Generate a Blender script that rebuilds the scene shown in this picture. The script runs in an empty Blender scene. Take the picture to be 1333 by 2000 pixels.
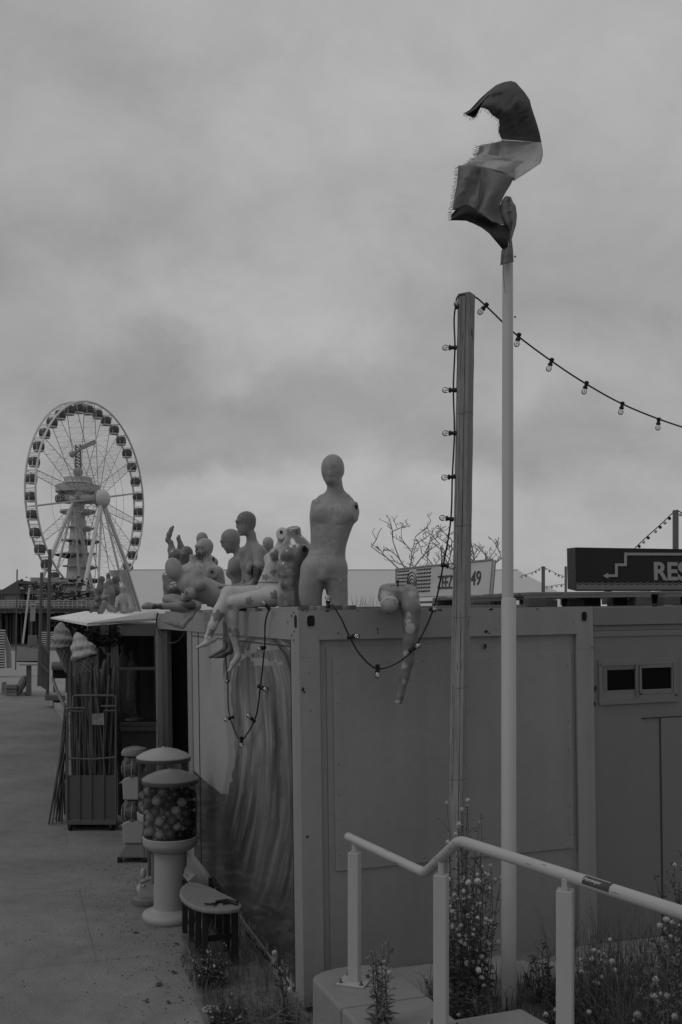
import bpy, math, random
import numpy as np
from mathutils import Vector, Matrix
R_ = math.radians
random.seed(7); rng = np.random.default_rng(7)
S = bpy.context.scene; COL = S.collection
# ---------------------------------------------------------------- camera
F = 1960.0; CX = 666.5; HY = 1195.0; CZ = 2.6
cam = bpy.data.objects.new('camera', bpy.data.cameras.new('camera')); COL.objects.link(cam)
cam.location = (0, 0, CZ); cam.rotation_euler = (R_(90), 0, 0)
cam.data.sensor_fit = 'VERTICAL'; cam.data.sensor_height = 36; cam.data.sensor_width = 24
cam.data.lens = 36*F/2000; cam.data.shift_y = (HY-1000)/2000
cam.data.clip_end = 9000; cam.data.clip_start = .05
S.camera = cam
# ---------------------------------------------------------------- sky
SUN_EL, SUN_AZ = 58, -75      # azimuth from +Y towards +X
w = bpy.data.worlds.new('World'); S.world = w; w.use_nodes = True
nt = w.node_tree; nt.nodes.clear()
def N(t, **k):
    n = nt.nodes.new(t)
    for a, b in k.items(): setattr(n, a, b)
    return n
def lnk(a, b): nt.links.new(a, b)
out = N('ShaderNodeOutputWorld'); bg = N('ShaderNodeBackground'); bg.inputs[1].default_value = .1
sky = N('ShaderNodeTexSky', sky_type='NISHITA'); sky.sun_disc = False
sky.sun_elevation = R_(SUN_EL); sky.sun_rotation = R_(SUN_AZ)
bw = N('ShaderNodeRGBToBW'); lnk(sky.outputs[0], bw.inputs[0])
tc = N('ShaderNodeTexCoord'); sep = N('ShaderNodeSeparateXYZ'); lnk(tc.outputs['Generated'], sep.inputs[0])
def math_(op, a, b=None, c=None, clamp=False):
    n = N('ShaderNodeMath', operation=op); n.use_clamp = clamp
    for i, v in enumerate((a, b, c)):
        if v is None: continue
        if isinstance(v, (int, float)): n.inputs[i].default_value = v
        else: lnk(v, n.inputs[i])
    return n.outputs[0]
zz = math_('ADD', math_('ABSOLUTE', sep.outputs[2]), .22)
cx = math_('DIVIDE', sep.outputs[0], zz); cy = math_('DIVIDE', sep.outputs[1], zz)
cmb = N('ShaderNodeCombineXYZ'); lnk(cx, cmb.inputs[0]); lnk(cy, cmb.inputs[1])
def noise(vec, scale, detail, dist=0, off=(0, 0, 0), rough=.5):
    mp = N('ShaderNodeMapping'); mp.inputs['Location'].default_value = off
    lnk(vec, mp.inputs[0]); n = N('ShaderNodeTexNoise'); lnk(mp.outputs[0], n.inputs['Vector'])
    n.inputs['Scale'].default_value = scale; n.inputs['Detail'].default_value = detail
    n.inputs['Roughness'].default_value = rough; n.inputs['Distortion'].default_value = dist
    return n.outputs[0]
n1 = noise(cmb.outputs[0], 1.1, 7, .4, (3.1, 1.7, 0)); n2 = noise(cmb.outputs[0], 3.2, 8, .6, (9.3, 2.2, 0), .55)
# big soft cloud masses, each a lobe in one sky direction: px, py, width, value
lob = [(60, 490, 230, 75, -.16), (400, 810, 190, 85, -.18), (330, 905, 170, 42, -.16), (200, 760, 160, 50, -.10), (860, 850, 190, 60, -.14), (950, 540, 170, 170, -.13), (700, 700, 120, 60, -.07),
       (1200, 870, 200, 60, -.14), (1280, 560, 120, 150, -.06), (330, 570, 260, 60, .10), (560, 640, 130, 60, .10), (560, 950, 150, 60, .12), (790, 980, 260, 60, .06), (1150, 740, 200, 60, .06), (500, 230, 110, 60, .07),
       (60, 900, 110, 60, .06), (20, 640, 120, 50, -.05), (700, 540, 110, 90, .05), (60, 40, 260, 60, -.07), (560, 330, 260, 60, .06), (720, 160, 170, 100, .05), (1120, 330, 220, 110, .05), (1200, 1010, 250, 45, .0), (1180, 60, 200, 80, .04), (250, 330, 200, 50, -.03)]
# warp the direction a little so the lobes get cloud edges
mpz = N('ShaderNodeMapping'); mpz.inputs['Scale'].default_value = (1, 1, 1.35); lnk(tc.outputs['Generated'], mpz.inputs[0]); GEN = mpz.outputs[0]
nw = noise(GEN, 6.5, 8, .2, (0, 0, 0), .58); nw2 = noise(GEN, 6.5, 8, .2, (5, 7, 3), .58); n3 = noise(GEN, 7.2, 9, .45, (2.3, 4.1, 1.2), .61)
dx = math_('ADD', sep.outputs[0], math_('MULTIPLY', math_('SUBTRACT', nw, .5), .30))
dz = math_('ADD', sep.outputs[2], math_('MULTIPLY', math_('SUBTRACT', nw2, .5), .17))
acc = None
for px, py, wx, wy, v in lob:
    d = Vector(((px-CX)/F, 1, (HY-py)/F)).normalized()
    a = math_('MULTIPLY', math_('SUBTRACT', dx, d.x), F/wx); b = math_('MULTIPLY', math_('SUBTRACT', dz, d.z), F/wy)
    e = math_('POWER', 2.0, math_('MULTIPLY', math_('ADD', math_('MULTIPLY', a, a), math_('MULTIPLY', b, b)), -1.0))
    e = math_('MULTIPLY', e, v); acc = e if acc is None else math_('ADD', acc, e)
cl = math_('MULTIPLY_ADD', math_('SUBTRACT', n1, .5), .20, .985)
cl = math_('ADD', cl, math_('MULTIPLY', math_('SUBTRACT', n2, .5), .10))
cl = math_('ADD', cl, math_('MULTIPLY', math_('SUBTRACT', n3, .5), .50))
cl = math_('ADD', cl, math_('MULTIPLY', math_('MULTIPLY', acc, 1.15), math_('GREATER_THAN', sep.outputs[1], 0)))
SKYV = 8.0
cl = math_('MULTIPLY', cl, SKYV)
fin = math_('ADD', math_('MULTIPLY', cl, .96), math_('MULTIPLY', bw.outputs[0], .02))
lnk(fin, bg.inputs[0]); lnk(bg.outputs[0], out.inputs[0])
# ---------------------------------------------------------------- sun and exposure
sun = bpy.data.objects.new('sun', bpy.data.lights.new('sun', 'SUN')); COL.objects.link(sun)
sun.data.energy = .8; sun.data.angle = R_(22); sun.data.color = (1, 1, 1)
sd = Vector((math.cos(R_(SUN_EL))*math.sin(R_(SUN_AZ)), math.cos(R_(SUN_EL))*math.cos(R_(SUN_AZ)), math.sin(R_(SUN_EL))))
sd = Vector((-.62, -.35, .8)).normalized()
sun.rotation_euler = sd.to_track_quat('Z', 'Y').to_euler()
S.view_settings.view_transform = 'Standard'; S.view_settings.look = 'None'; S.view_settings.exposure = -.94; S.view_settings.gamma = 1
S.render.engine = 'CYCLES'
try: S.cycles.max_bounces = 8; S.cycles.transparent_max_bounces = 24
except Exception: pass

# ---------------------------------------------------------------- helpers
def P(px, py, Y): return Vector(((px-CX)/F*Y, Y, CZ-(py-HY)/F*Y))
def G(px, py, z=0):               # point of the photo on a level plane at height z
    Y = F*(CZ-z)/(py-HY); return Vector(((px-CX)/F*Y, Y, z))
class MB:
    def __init__(s): s.v = []; s.f = []
    def add(s, vs, fs):
        n = len(s.v); s.v += [Vector(v) for v in vs]; s.f += [tuple(i+n for i in f) for f in fs]; return s
    def box(s, a, b, M=None):
        x0, y0, z0 = a; x1, y1, z1 = b
        vs = [Vector(p) for p in ((x0,y0,z0),(x1,y0,z0),(x1,y1,z0),(x0,y1,z0),(x0,y0,z1),(x1,y0,z1),(x1,y1,z1),(x0,y1,z1))]
        if M is not None: vs = [M @ v for v in vs]
        return s.add(vs, [(0,3,2,1),(4,5,6,7),(0,1,5,4),(1,2,6,5),(2,3,7,6),(3,0,4,7)])
    def hexa(s, vs): return s.add(vs, [(0,3,2,1),(4,5,6,7),(0,1,5,4),(1,2,6,5),(2,3,7,6),(3,0,4,7)])
    def beam(s, a, b, w, h, up=(0,0,1)):     # square bar a-b
        a = Vector(a); b = Vector(b); d = (b-a).normalized(); u = Vector(up)
        if abs(d.dot(u)) > .95: u = Vector((0, 1, 0))
        r = d.cross(u).normalized(); u = r.cross(d).normalized()
        vs = []
        for p in (a, b):
            for i, j in ((-1,-1),(1,-1),(1,1),(-1,1)): vs.append(p+r*(w/2*i)+u*(h/2*j))
        return s.add(vs, [(0,3,2,1),(4,5,6,7),(0,1,5,4),(1,2,6,5),(2,3,7,6),(3,0,4,7)])
    def tube(s, pts, r, n=8, cap=True):
        pts = [Vector(p) for p in pts]; m = len(pts)
        rs = r if isinstance(r, (list, tuple)) else [r]*m
        vs = []; prev = None
        for i, p in enumerate(pts):
            d = (pts[min(i+1, m-1)]-pts[max(i-1, 0)])
            d = d.normalized() if d.length > 1e-9 else Vector((0,0,1))
            if prev is None:
                u = Vector((0,0,1)) if abs(d.z) < .9 else Vector((1,0,0)); u = (u-d*u.dot(d)).normalized()
            else:
                u = (prev-d*prev.dot(d)); u = u.normalized() if u.length > 1e-6 else prev
            prev = u; q = d.cross(u)
            for k in range(n):
                a = 2*math.pi*k/n; vs.append(p+(u*math.cos(a)+q*math.sin(a))*rs[i])
        fs = [(i*n+k, i*n+(k+1) % n, (i+1)*n+(k+1) % n, (i+1)*n+k) for i in range(m-1) for k in range(n)]
        if cap: fs += [tuple(range(n))[::-1], tuple(range((m-1)*n, m*n))]
        return s.add(vs, fs)
    def lathe(s, prof, c=(0,0,0), n=32, M=None):
        c = Vector(c); vs = []
        for r, z in prof:
            for k in range(n):
                a = 2*math.pi*k/n; v = Vector((r*math.cos(a), r*math.sin(a), z))
                vs.append((M @ v if M is not None else v)+c)
        m = len(prof); fs = [(i*n+k, i*n+(k+1) % n, (i+1)*n+(k+1) % n, (i+1)*n+k) for i in range(m-1) for k in range(n)]
        if prof[0][0] > 1e-4: fs.append(tuple(range(n))[::-1])
        if prof[-1][0] > 1e-4: fs.append(tuple(range((m-1)*n, m*n)))
        return s.add(vs, fs)
    def prism(s, poly, vec):
        n = len(poly); vec = Vector(vec); poly = [Vector(p) for p in poly]
        return s.add(poly+[p+vec for p in poly], [tuple(range(n))[::-1], tuple(range(n, 2*n))]+[(i, (i+1) % n, n+(i+1) % n, n+i) for i in range(n)])
    def ball(s, c, r, n=10, m=7, sc=(1,1,1)):
        return s.lathe([(max(1e-5, r*sc[0]*math.sin(math.pi*i/m)), -r*sc[2]*math.cos(math.pi*i/m)) for i in range(m+1)], c, n)
    def grid(s, f, nu, nv):
        vs = [f(i/nu, j/nv) for i in range(nu+1) for j in range(nv+1)]
        return s.add(vs, [(i*(nv+1)+j, i*(nv+1)+j+1, (i+1)*(nv+1)+j+1, (i+1)*(nv+1)+j) for i in range(nu) for j in range(nv)])
WM = {}
def tag(o, label=None, cat=None, group=None, kind=None):
    for k, v in (('label', label), ('category', cat), ('group', group), ('kind', kind)):
        if v: o[k] = v
    return o
def thing(name, label, cat, loc=(0,0,0), group=None, M=None):
    o = bpy.data.objects.new(name, None); COL.objects.link(o); o.empty_display_size = .1
    M = M if M is not None else Matrix.Translation(Vector(loc)); o.matrix_world = M; WM[o.name] = M.copy()
    return tag(o, label, cat, group)
def build(name, mb, mat, parent=None, smooth=False, bevel=0, local=False, label=None, solid=0):
    me = bpy.data.meshes.new(name)
    vs = mb.v
    base = None
    if parent is not None:
        if not local: inv = WM[parent.name].inverted(); vs = [inv @ v for v in vs]
    else:
        if not local and len(vs):
            base = Vector((sum(v.x for v in vs)/len(vs), sum(v.y for v in vs)/len(vs), min(v.z for v in vs))); vs = [v-base for v in vs]
    me.from_pydata([tuple(v) for v in vs], [], mb.f); me.update()
    o = bpy.data.objects.new(name, me); COL.objects.link(o)
    if mat: me.materials.append(mat)
    if smooth: me.polygons.foreach_set('use_smooth', [True]*len(me.polygons))
    if base is not None: o.location = base; WM[o.name] = Matrix.Translation(base)
    else: WM[o.name] = Matrix.Identity(4) if parent is None else WM[parent.name].copy()
    if parent is not None: o.parent = parent
    if bevel:
        b = o.modifiers.new('b', 'BEVEL'); b.width = bevel; b.segments = 2; b.limit_method = 'ANGLE'
    if solid:
        b = o.modifiers.new('s', 'SOLIDIFY'); b.thickness = solid; b.offset = 0
    if smooth:
        try: me.set_sharp_from_angle(angle=R_(40))
        except Exception: pass
    if label: o['label'] = label
    return o
def struct(name, mb, mat, **k): o = build(name, mb, mat, None, local=True, **k); o['kind'] = 'structure'; return o
def copy_tree(o, parent=None):
    c = o.copy(); COL.objects.link(c); c.parent = parent
    for ch in [x for x in o.children]: copy_tree(ch, c)
    return c
MATS = {}
def M(name, v=.3, rough=.6, var=.15, scale=6, bump=0., bscale=40, stretch=(1,1,1), metal=0, spec=.3, attr=None, chips=0, trans=0, coat=0, streak=0):
    if name in MATS: return MATS[name]
    m = bpy.data.materials.new(name); m.use_nodes = True; t = m.node_tree; n = t.nodes; L = t.links
    b = n['Principled BSDF']; b.inputs['Roughness'].default_value = rough; b.inputs['Metallic'].default_value = metal
    b.inputs['Specular IOR Level'].default_value = spec
    if coat: b.inputs['Coat Weight'].default_value = coat; b.inputs['Coat Roughness'].default_value = .15
    tcn = n.new('ShaderNodeTexCoord'); mp = n.new('ShaderNodeMapping'); L.new(tcn.outputs['Object'], mp.inputs[0]); mp.inputs['Scale'].default_value = stretch
    def nz(sc, det=6, rg=.6, vec=None):
        k = n.new('ShaderNodeTexNoise'); L.new(vec or mp.outputs[0], k.inputs['Vector']); k.inputs['Scale'].default_value = sc
        k.inputs['Detail'].default_value = det; k.inputs['Roughness'].default_value = rg; return k.outputs[0]
    def mt(op, a, b_):
        k = n.new('ShaderNodeMath'); k.operation = op
        for i, x in enumerate((a, b_)):
            if isinstance(x, (int, float)): k.inputs[i].default_value = x
            else: L.new(x, k.inputs[i])
        return k.outputs[0]
    f = mt('ADD', mt('MULTIPLY', mt('SUBTRACT', nz(scale), .5), 2.6*var), mt('MULTIPLY', mt('SUBTRACT', nz(scale*7), .5), 1.3*var))
    f = mt('ADD', f, 1.0)
    if streak:
        mp2 = n.new('ShaderNodeMapping'); L.new(tcn.outputs['Object'], mp2.inputs[0]); mp2.inputs['Scale'].default_value = (1, 1, .06)
        s_ = nz(9, 5, .6, mp2.outputs[0]); f = mt('ADD', f, mt('MULTIPLY', mt('SUBTRACT', s_, .5), streak))
    if chips:
        c = mt('GREATER_THAN', nz(14, 4, .55), .5+.5*(1-chips)*.5)
        f = mt('MULTIPLY', f, mt('SUBTRACT', 1.0, mt('MULTIPLY', c, .55)))
    if attr:
        a = n.new('ShaderNodeAttribute'); a.attribute_name = attr; v_ = mt('MULTIPLY', a.outputs['Fac'], f)
    else: v_ = mt('MULTIPLY', f, v)
    L.new(v_, b.inputs['Base Color'])
    rr = mt('ADD', mt('MULTIPLY', mt('SUBTRACT', nz(scale*3), .5), .35), rough); L.new(rr, b.inputs['Roughness'])
    if bump:
        bn = n.new('ShaderNodeBump'); bn.inputs['Strength'].default_value = bump; bn.inputs['Distance'].default_value = .02
        L.new(nz(bscale, 5, .6), bn.inputs['Height']); L.new(bn.outputs[0], b.inputs['Normal'])
    if trans:
        tr = n.new('ShaderNodeBsdfTranslucent'); L.new(v_, tr.inputs[0]); mx = n.new('ShaderNodeMixShader'); mx.inputs[0].default_value = trans
        L.new(b.outputs[0], mx.inputs[1]); L.new(tr.outputs[0], mx.inputs[2]); L.new(mx.outputs[0], n['Material Output'].inputs[0])
    MATS[name] = m; return m
def glassmat(name, tint=.85, refl=.12):
    m = bpy.data.materials.new(name); m.use_nodes = True; t = m.node_tree; n = t.nodes; L = t.links; n.clear()
    o = n.new('ShaderNodeOutputMaterial'); tr = n.new('ShaderNodeBsdfTransparent'); tr.inputs[0].default_value = (tint,)*3+(1,)
    gl = n.new('ShaderNodeBsdfGlossy'); gl.inputs['Roughness'].default_value = .05
    fr = n.new('ShaderNodeFresnel'); fr.inputs[0].default_value = 1.45
    k = n.new('ShaderNodeMath'); k.operation = 'ADD'; k.use_clamp = True; k.inputs[1].default_value = refl; L.new(fr.outputs[0], k.inputs[0])
    mx = n.new('ShaderNodeMixShader'); L.new(k.outputs[0], mx.inputs[0]); L.new(tr.outputs[0], mx.inputs[1]); L.new(gl.outputs[0], mx.inputs[2]); L.new(mx.outputs[0], o.inputs[0])
    return m
def text_mesh(name, s, size, Mx, mat, parent=None, ext=.002, sx=1, bold=0):
    c = bpy.data.curves.new(name, 'FONT'); c.body = s; c.size = size; c.extrude = ext; c.offset = bold
    c.align_x = 'LEFT'; o = bpy.data.objects.new(name, c)
    COL.objects.link(o); dg = bpy.context.evaluated_depsgraph_get(); me = bpy.data.meshes.new_from_object(o.evaluated_get(dg))
    bpy.data.objects.remove(o); bpy.data.curves.remove(c)
    T = Mx @ Matrix.Diagonal((sx, 1, 1, 1))
    if parent is not None: T = WM[parent.name].inverted() @ T
    me.transform(T); me.materials.clear(); me.materials.append(mat)
    ob = bpy.data.objects.new(name, me); COL.objects.link(ob)
    if parent is not None: ob.parent = parent
    return ob
def frame_matrix(o, x, y):
    x = Vector(x).normalized(); y = Vector(y); y = (y-x*y.dot(x)).normalized(); z = x.cross(y)
    m = Matrix.Identity(4)
    for i, a in enumerate((x, y, z)): m.col[i][:3] = a
    m.translation = Vector(o); return m

# ---------------------------------------------------------------- implicit bodies
def surfnets(D, org, h):
    nx, ny, nz = D.shape; ins = D < 0
    cells = np.zeros((nx-1, ny-1, nz-1), np.int8); offs = [(i, j, k) for i in (0,1) for j in (0,1) for k in (0,1)]
    for i, j, k in offs: cells += ins[i:nx-1+i, j:ny-1+j, k:nz-1+k]
    act = (cells > 0) & (cells < 8); I, J, K = np.nonzero(act); n = len(I)
    idx = -np.ones(act.shape, np.int64); idx[I, J, K] = np.arange(n)
    cv = {o: D[I+o[0], J+o[1], K+o[2]] for o in offs}; acc = np.zeros((n, 3)); cnt = np.zeros(n)
    for a in offs:
        for ax in range(3):
            if a[ax]: continue
            b = list(a); b[ax] = 1; b = tuple(b); d0, d1 = cv[a], cv[b]; m = (d0 < 0) != (d1 < 0)
            t = np.where(m, d0/np.where(m, d0-d1, 1), 0); p = np.tile(np.array(a, float), (n, 1)); p[:, ax] += t
            acc += p*m[:, None]; cnt += m
    V = (np.stack([I, J, K], 1)+acc/cnt[:, None])*h+org
    Q = []
    for ax in range(3):
        sl0 = [slice(1, s-1) for s in D.shape]; sl1 = list(sl0)
        sl0[ax] = slice(0, D.shape[ax]-1); sl1[ax] = slice(1, D.shape[ax])
        a = ins[tuple(sl0)]; b = ins[tuple(sl1)]; m = a != b; E = np.stack(np.nonzero(m), 1)
        st = a[tuple(E.T)]; o = np.ones(3, int); o[ax] = 0; E = E+o
        u, v = (ax+1) % 3, (ax+2) % 3
        def ce(du, dv):
            e = E.copy(); e[:, u] += du; e[:, v] += dv; return idx[e[:, 0], e[:, 1], e[:, 2]]
        q = np.stack([ce(-1,-1), ce(0,-1), ce(0,0), ce(-1,0)], 1); q[~st] = q[~st][:, ::-1]; Q.append(q)
    return V, np.concatenate(Q)
def axes(yaw=0, pitch=0, roll=0):
    # columns: side(x), forward(y), up(z); yaw turns forward from -Y(camera) towards +X
    return np.array(Matrix.Rotation(R_(yaw), 3, 'Z') @ Matrix.Rotation(R_(roll), 3, 'Y') @ Matrix.Rotation(R_(pitch), 3, 'X'))
class Body:
    def __init__(s, Y, h=.009): s.Y = Y; s.k = Y/F; s.h = h; s.pr = []
    def p(s, px, py, dy=0): return np.array(P(px, py, s.Y+dy))
    def cap(s, a, b, r1, r2, k=6, op=1):
        a = s.p(*a); b = s.p(*b); r1 *= s.k; r2 *= s.k
        def f(X):
            ba = b-a; pa = X-a; t = np.clip(pa @ ba/(ba @ ba+1e-12), 0, 1); return np.linalg.norm(pa-t[..., None]*ba, axis=-1)-(r1+(r2-r1)*t)
        m = max(r1, r2); s.pr.append((f, k*s.k, op, np.minimum(a, b)-m, np.maximum(a, b)+m)); return s
    def chain(s, pts, k=5):      # [(px,py,dy,r),...]
        for a, b in zip(pts, pts[1:]): s.cap(a[:3], b[:3], a[3], b[3], k)
        return s
    def ell(s, c, rad, A=None, k=6, op=1, off=None):
        c = s.p(*c); rad = np.array(rad, float)*s.k; A = np.eye(3) if A is None else A
        if off is not None: c = c+A @ (np.array(off)*s.k)
        def f(X):
            q = (X-c) @ A; k0 = np.linalg.norm(q/rad, axis=-1); k1 = np.linalg.norm(q/rad**2, axis=-1)+1e-9; return k0*(k0-1)/k1
        m = rad.max(); s.pr.append((f, k*s.k, op, c-m, c+m)); return s
    def loft(s, st, A, k=6, op=1):   # st: [(px,py,dy,halfwidth,halfdepth)], along A's up axis, flat ends
        C = np.array([s.p(*q[:3]) for q in st]); W = np.array([[q[3], q[4]] for q in st])*s.k
        o = C[0]; L_ = (C-o) @ A; order = np.argsort(L_[:, 2]); L_ = L_[order]; W = W[order]; t = L_[:, 2]
        tt = np.linspace(t[0], t[-1], 120)
        def sm(y):
            m = np.gradient(y, t); i = np.clip(np.searchsorted(t, tt)-1, 0, len(t)-2); hh = t[i+1]-t[i]; u = (tt-t[i])/hh
            return (2*u**3-3*u**2+1)*y[i]+(u**3-2*u**2+u)*hh*m[i]+(-2*u**3+3*u**2)*y[i+1]+(u**3-u**2)*hh*m[i+1]
        xs, ys, ws, ds = sm(L_[:, 0]), sm(L_[:, 1]), sm(W[:, 0]), sm(W[:, 1])
        def f(X):
            q = (X-o) @ A; z = q[..., 2]; zc = np.clip(z, t[0], t[-1])
            a = q[..., 0]-np.interp(zc, tt, xs); b = q[..., 1]-np.interp(zc, tt, ys); rw = np.interp(zc, tt, ws); rd = np.interp(zc, tt, ds)
            kk = np.sqrt((a/rw)**2+(b/rd)**2); d = (kk-1)*np.minimum(rw, rd)
            return np.maximum(d, np.maximum(z-t[-1], t[0]-z))
        m = W.max(); s.pr.append((f, k*s.k, op, C.min(0)-m, C.max(0)+m)); return s
    def stub(s, c, n, L, ra, rb, k=6, up=(0,0,1)):    # short flat-ended arm stump pointing along n
        c = s.p(*c); n = np.array(n, float); n /= np.linalg.norm(n); x = np.cross(np.array(up, float), n); x /= np.linalg.norm(x); y = np.cross(n, x); L *= s.k; ra *= s.k; rb *= s.k
        def f(X):
            q = X-c; kk = np.sqrt(((q @ x)/ra)**2+((q @ y)/rb)**2); t = q @ n; return np.maximum((kk-1)*min(ra, rb), np.maximum(t, -L-t))
        m = max(ra, rb, L); s.pr.append((f, k*s.k, 1, c-m*1.3, c+m*1.3)); return s
    def head(s, c, H, yaw=0, pitch=0, roll=0, face=1, ears=1, lng=1):
        A = axes(yaw, pitch, roll); e = lambda off, rad, k=4, op=1: s.ell(c, [x*H for x in rad], A, k, op, [off[0]*H, -off[1]*H, off[2]*H])
        e((0, -.06, .12), (.33, .41, .37*lng), 3); e((0, .10, -.17), (.26, .27, .33), .12*H); e((0, -.1, -.1), (.27, .3, .25), .1*H)
        if face:
            for q in (-1, 1): e((q*.13, .40, .02), (.085, .06, .055), .06*H, -1)
            for q in (-1, 1): e((q*.13, .31, .02), (.06, .055, .04), .02*H)
            e((0, .37, -.04), (.045, .06, .13), .05*H); e((0, .405, -.12), (.05, .055, .04), .03*H)
            e((0, .33, -.25), (.1, .07, .025), .025*H); e((0, .33, -.30), (.085, .065, .025), .02*H); e((0, .32, -.275), (.11, .1, .006), .01*H, -1)
            e((0, .27, -.42), (.09, .09, .08), .06*H); e((0, .36, .12), (.2, .06, .04), .08*H)
        if ears:
            for q in (-1, 1): e((q*.315, -.02, -.02), (.03, .075, .11), .03*H); e((q*.345, .0, .0), (.02, .035, .06), .02*H, -1)
        return s
    def mesh(s, name, mat, parent=None, base=.3, marks=(), func=None):
        lo = np.min([q[3] for q in s.pr if q[2] > 0], 0)-2.5*s.h; hi = np.max([q[4] for q in s.pr if q[2] > 0], 0)+2.5*s.h
        n = np.ceil((hi-lo)/s.h).astype(int)+1
        g = np.stack(np.meshgrid(*[lo[i]+s.h*np.arange(n[i]) for i in range(3)], indexing='ij'), -1)
        D = np.full(g.shape[:3], 1e3)
        for f, k, op, a, b in s.pr:
            pad = k+4*s.h
            i0 = np.clip(((a-pad-lo)/s.h).astype(int), 0, n); i1 = np.clip(((b+pad-lo)/s.h).astype(int)+2, 0, n)
            sl = tuple(slice(i0[j], i1[j]) for j in range(3)); d = f(g[sl]); c = D[sl]
            hk = np.maximum(k-np.abs((c if op > 0 else -c)-d), 0)/k
            if op > 0: D[sl] = np.minimum(c, d)-hk*hk*k/4
            else:
                e = -d; hk = np.maximum(k-np.abs(c-e), 0)/k; D[sl] = np.maximum(c, e)+hk*hk*k/4
        V, Q = surfnets(D, lo, s.h)
        me = bpy.data.meshes.new(name); o = bpy.data.objects.new(name, me); COL.objects.link(o)
        if parent is None:
            bs = np.array([V[:, 0].mean(), V[:, 1].mean(), V[:, 2].min()]); o.location = bs; WM[o.name] = Matrix.Translation(Vector(bs))
        else: bs = np.array(WM[parent.name].translation); o.parent = parent; WM[o.name] = WM[parent.name].copy()
        me.from_pydata((V-bs).tolist(), [], Q.tolist()); me.update(); me.polygons.foreach_set('use_smooth', [True]*len(me.polygons)); me.materials.append(mat)
        X = V[:, 0]/V[:, 1]*F+CX; Z = HY-(V[:, 2]-CZ)/V[:, 1]*F
        val = np.full(len(V), base, float)
        for mk in marks:
            x, y, r, kind, v = mk[:5]; dx, dy = X-x, Z-y; rr = np.hypot(dx, dy)/r; th = np.arctan2(dy, dx)+(mk[5] if len(mk) > 5 else 0)
            if kind == 'star': q = rr < .55+.45*np.abs(np.cos(2.5*th))
            elif kind == 'ring': b_ = .62+.34*np.abs(np.cos(2.5*th)); q = (np.abs(rr-b_) < .13)
            elif kind == 'dot': q = rr < 1
            elif kind == 'band': q = np.abs(dx*math.cos(mk[5])+dy*math.sin(mk[5])) < r
            elif kind == 'fuzzy': q = rr+.35*np.sin(9*dx/r+4*np.sin(7*dy/r)) < .85
            val[q & (V[:, 1] < s.Y+.13)] = v
        if func is not None: val = func(X, Z, V, val)
        at = me.attributes.new('paint', 'FLOAT', 'POINT'); at.data.foreach_set('value', val.astype(np.float32))
        sm = o.modifiers.new('sm', 'SMOOTH'); sm.factor = .5; sm.iterations = 2
        return o
# ================================================================ ground, sand, water
m_ground = M('sandy_concrete', .20, .85, .44, .8, .6, 40)
m_sand = M('beach_sand', .27, .95, .12, .15, .4, 8)
nodes = m_ground.node_tree.nodes; L_ = m_ground.node_tree.links
# slab joints and blown sand on the paving
bt = nodes.new('ShaderNodeTexBrick'); mp_ = nodes.new('ShaderNodeMapping'); tcc = nodes.new('ShaderNodeTexCoord')
L_.new(tcc.outputs['Object'], mp_.inputs[0]); mp_.inputs['Rotation'].default_value = (0, 0, R_(-18)); mp_.inputs['Location'].default_value = (.4, .3, 0)
wv = nodes.new('ShaderNodeVectorMath'); wv.operation = 'ADD'; nzj = nodes.new('ShaderNodeTexNoise'); nzj.inputs['Scale'].default_value = 3
vm = nodes.new('ShaderNodeVectorMath'); vm.operation = 'SCALE'; vm.inputs['Scale'].default_value = .06; L_.new(nzj.outputs['Color'], vm.inputs[0])
L_.new(mp_.outputs[0], wv.inputs[0]); L_.new(vm.outputs[0], wv.inputs[1]); L_.new(wv.outputs[0], bt.inputs['Vector'])
bt.inputs['Scale'].default_value = 1; bt.inputs['Brick Width'].default_value = 2.0; bt.inputs['Row Height'].default_value = 2.0; bt.inputs['Mortar Size'].default_value = .006; bt.inputs['Mortar Smooth'].default_value = .3
bt.inputs['Color1'].default_value = (1,1,1,1); bt.inputs['Color2'].default_value = (.97,.97,.97,1); bt.inputs['Mortar'].default_value = (.72,.72,.72,1)
bsd = nodes['Principled BSDF']; src = bsd.inputs['Base Color'].links[0].from_socket
mm = nodes.new('ShaderNodeMix'); mm.data_type = 'RGBA'; mm.blend_type = 'MULTIPLY'; mm.inputs[0].default_value = 1
L_.new(src, mm.inputs[6]); L_.new(bt.outputs[0], mm.inputs[7]); L_.new(mm.outputs[2], bsd.inputs['Base Color'])
mb = MB(); mb.add([(-14,-4,0),(14,-4,0),(14,33,0),(-14,33,0)], [(0,1,2,3)]); struct('promenade', mb, m_ground)
def zs(y): return -.03 if y < 33 else -.03-2.9*min(1, (y-33)/110)
ys = [-60, 0, 33, 45, 60, 80, 100, 143, 165, 260]; mb = MB()
for i, y in enumerate(ys): mb.v += [Vector((-1500, y, zs(y))), Vector((1500, y, zs(y)))]
mb.f = [(2*i, 2*i+1, 2*i+3, 2*i+2) for i in range(len(ys)-1)]; struct('beach', mb, m_sand)
m_sea = M('sea_water', .09, .35, .15, .02, .3, .6, spec=.5)
mb = MB(); mb.add([(-6000,138,-2.87),(6000,138,-2.87),(6000,8000,-2.87),(-6000,8000,-2.87)], [(0,1,2,3)]); struct('sea', mb, m_sea)

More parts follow.
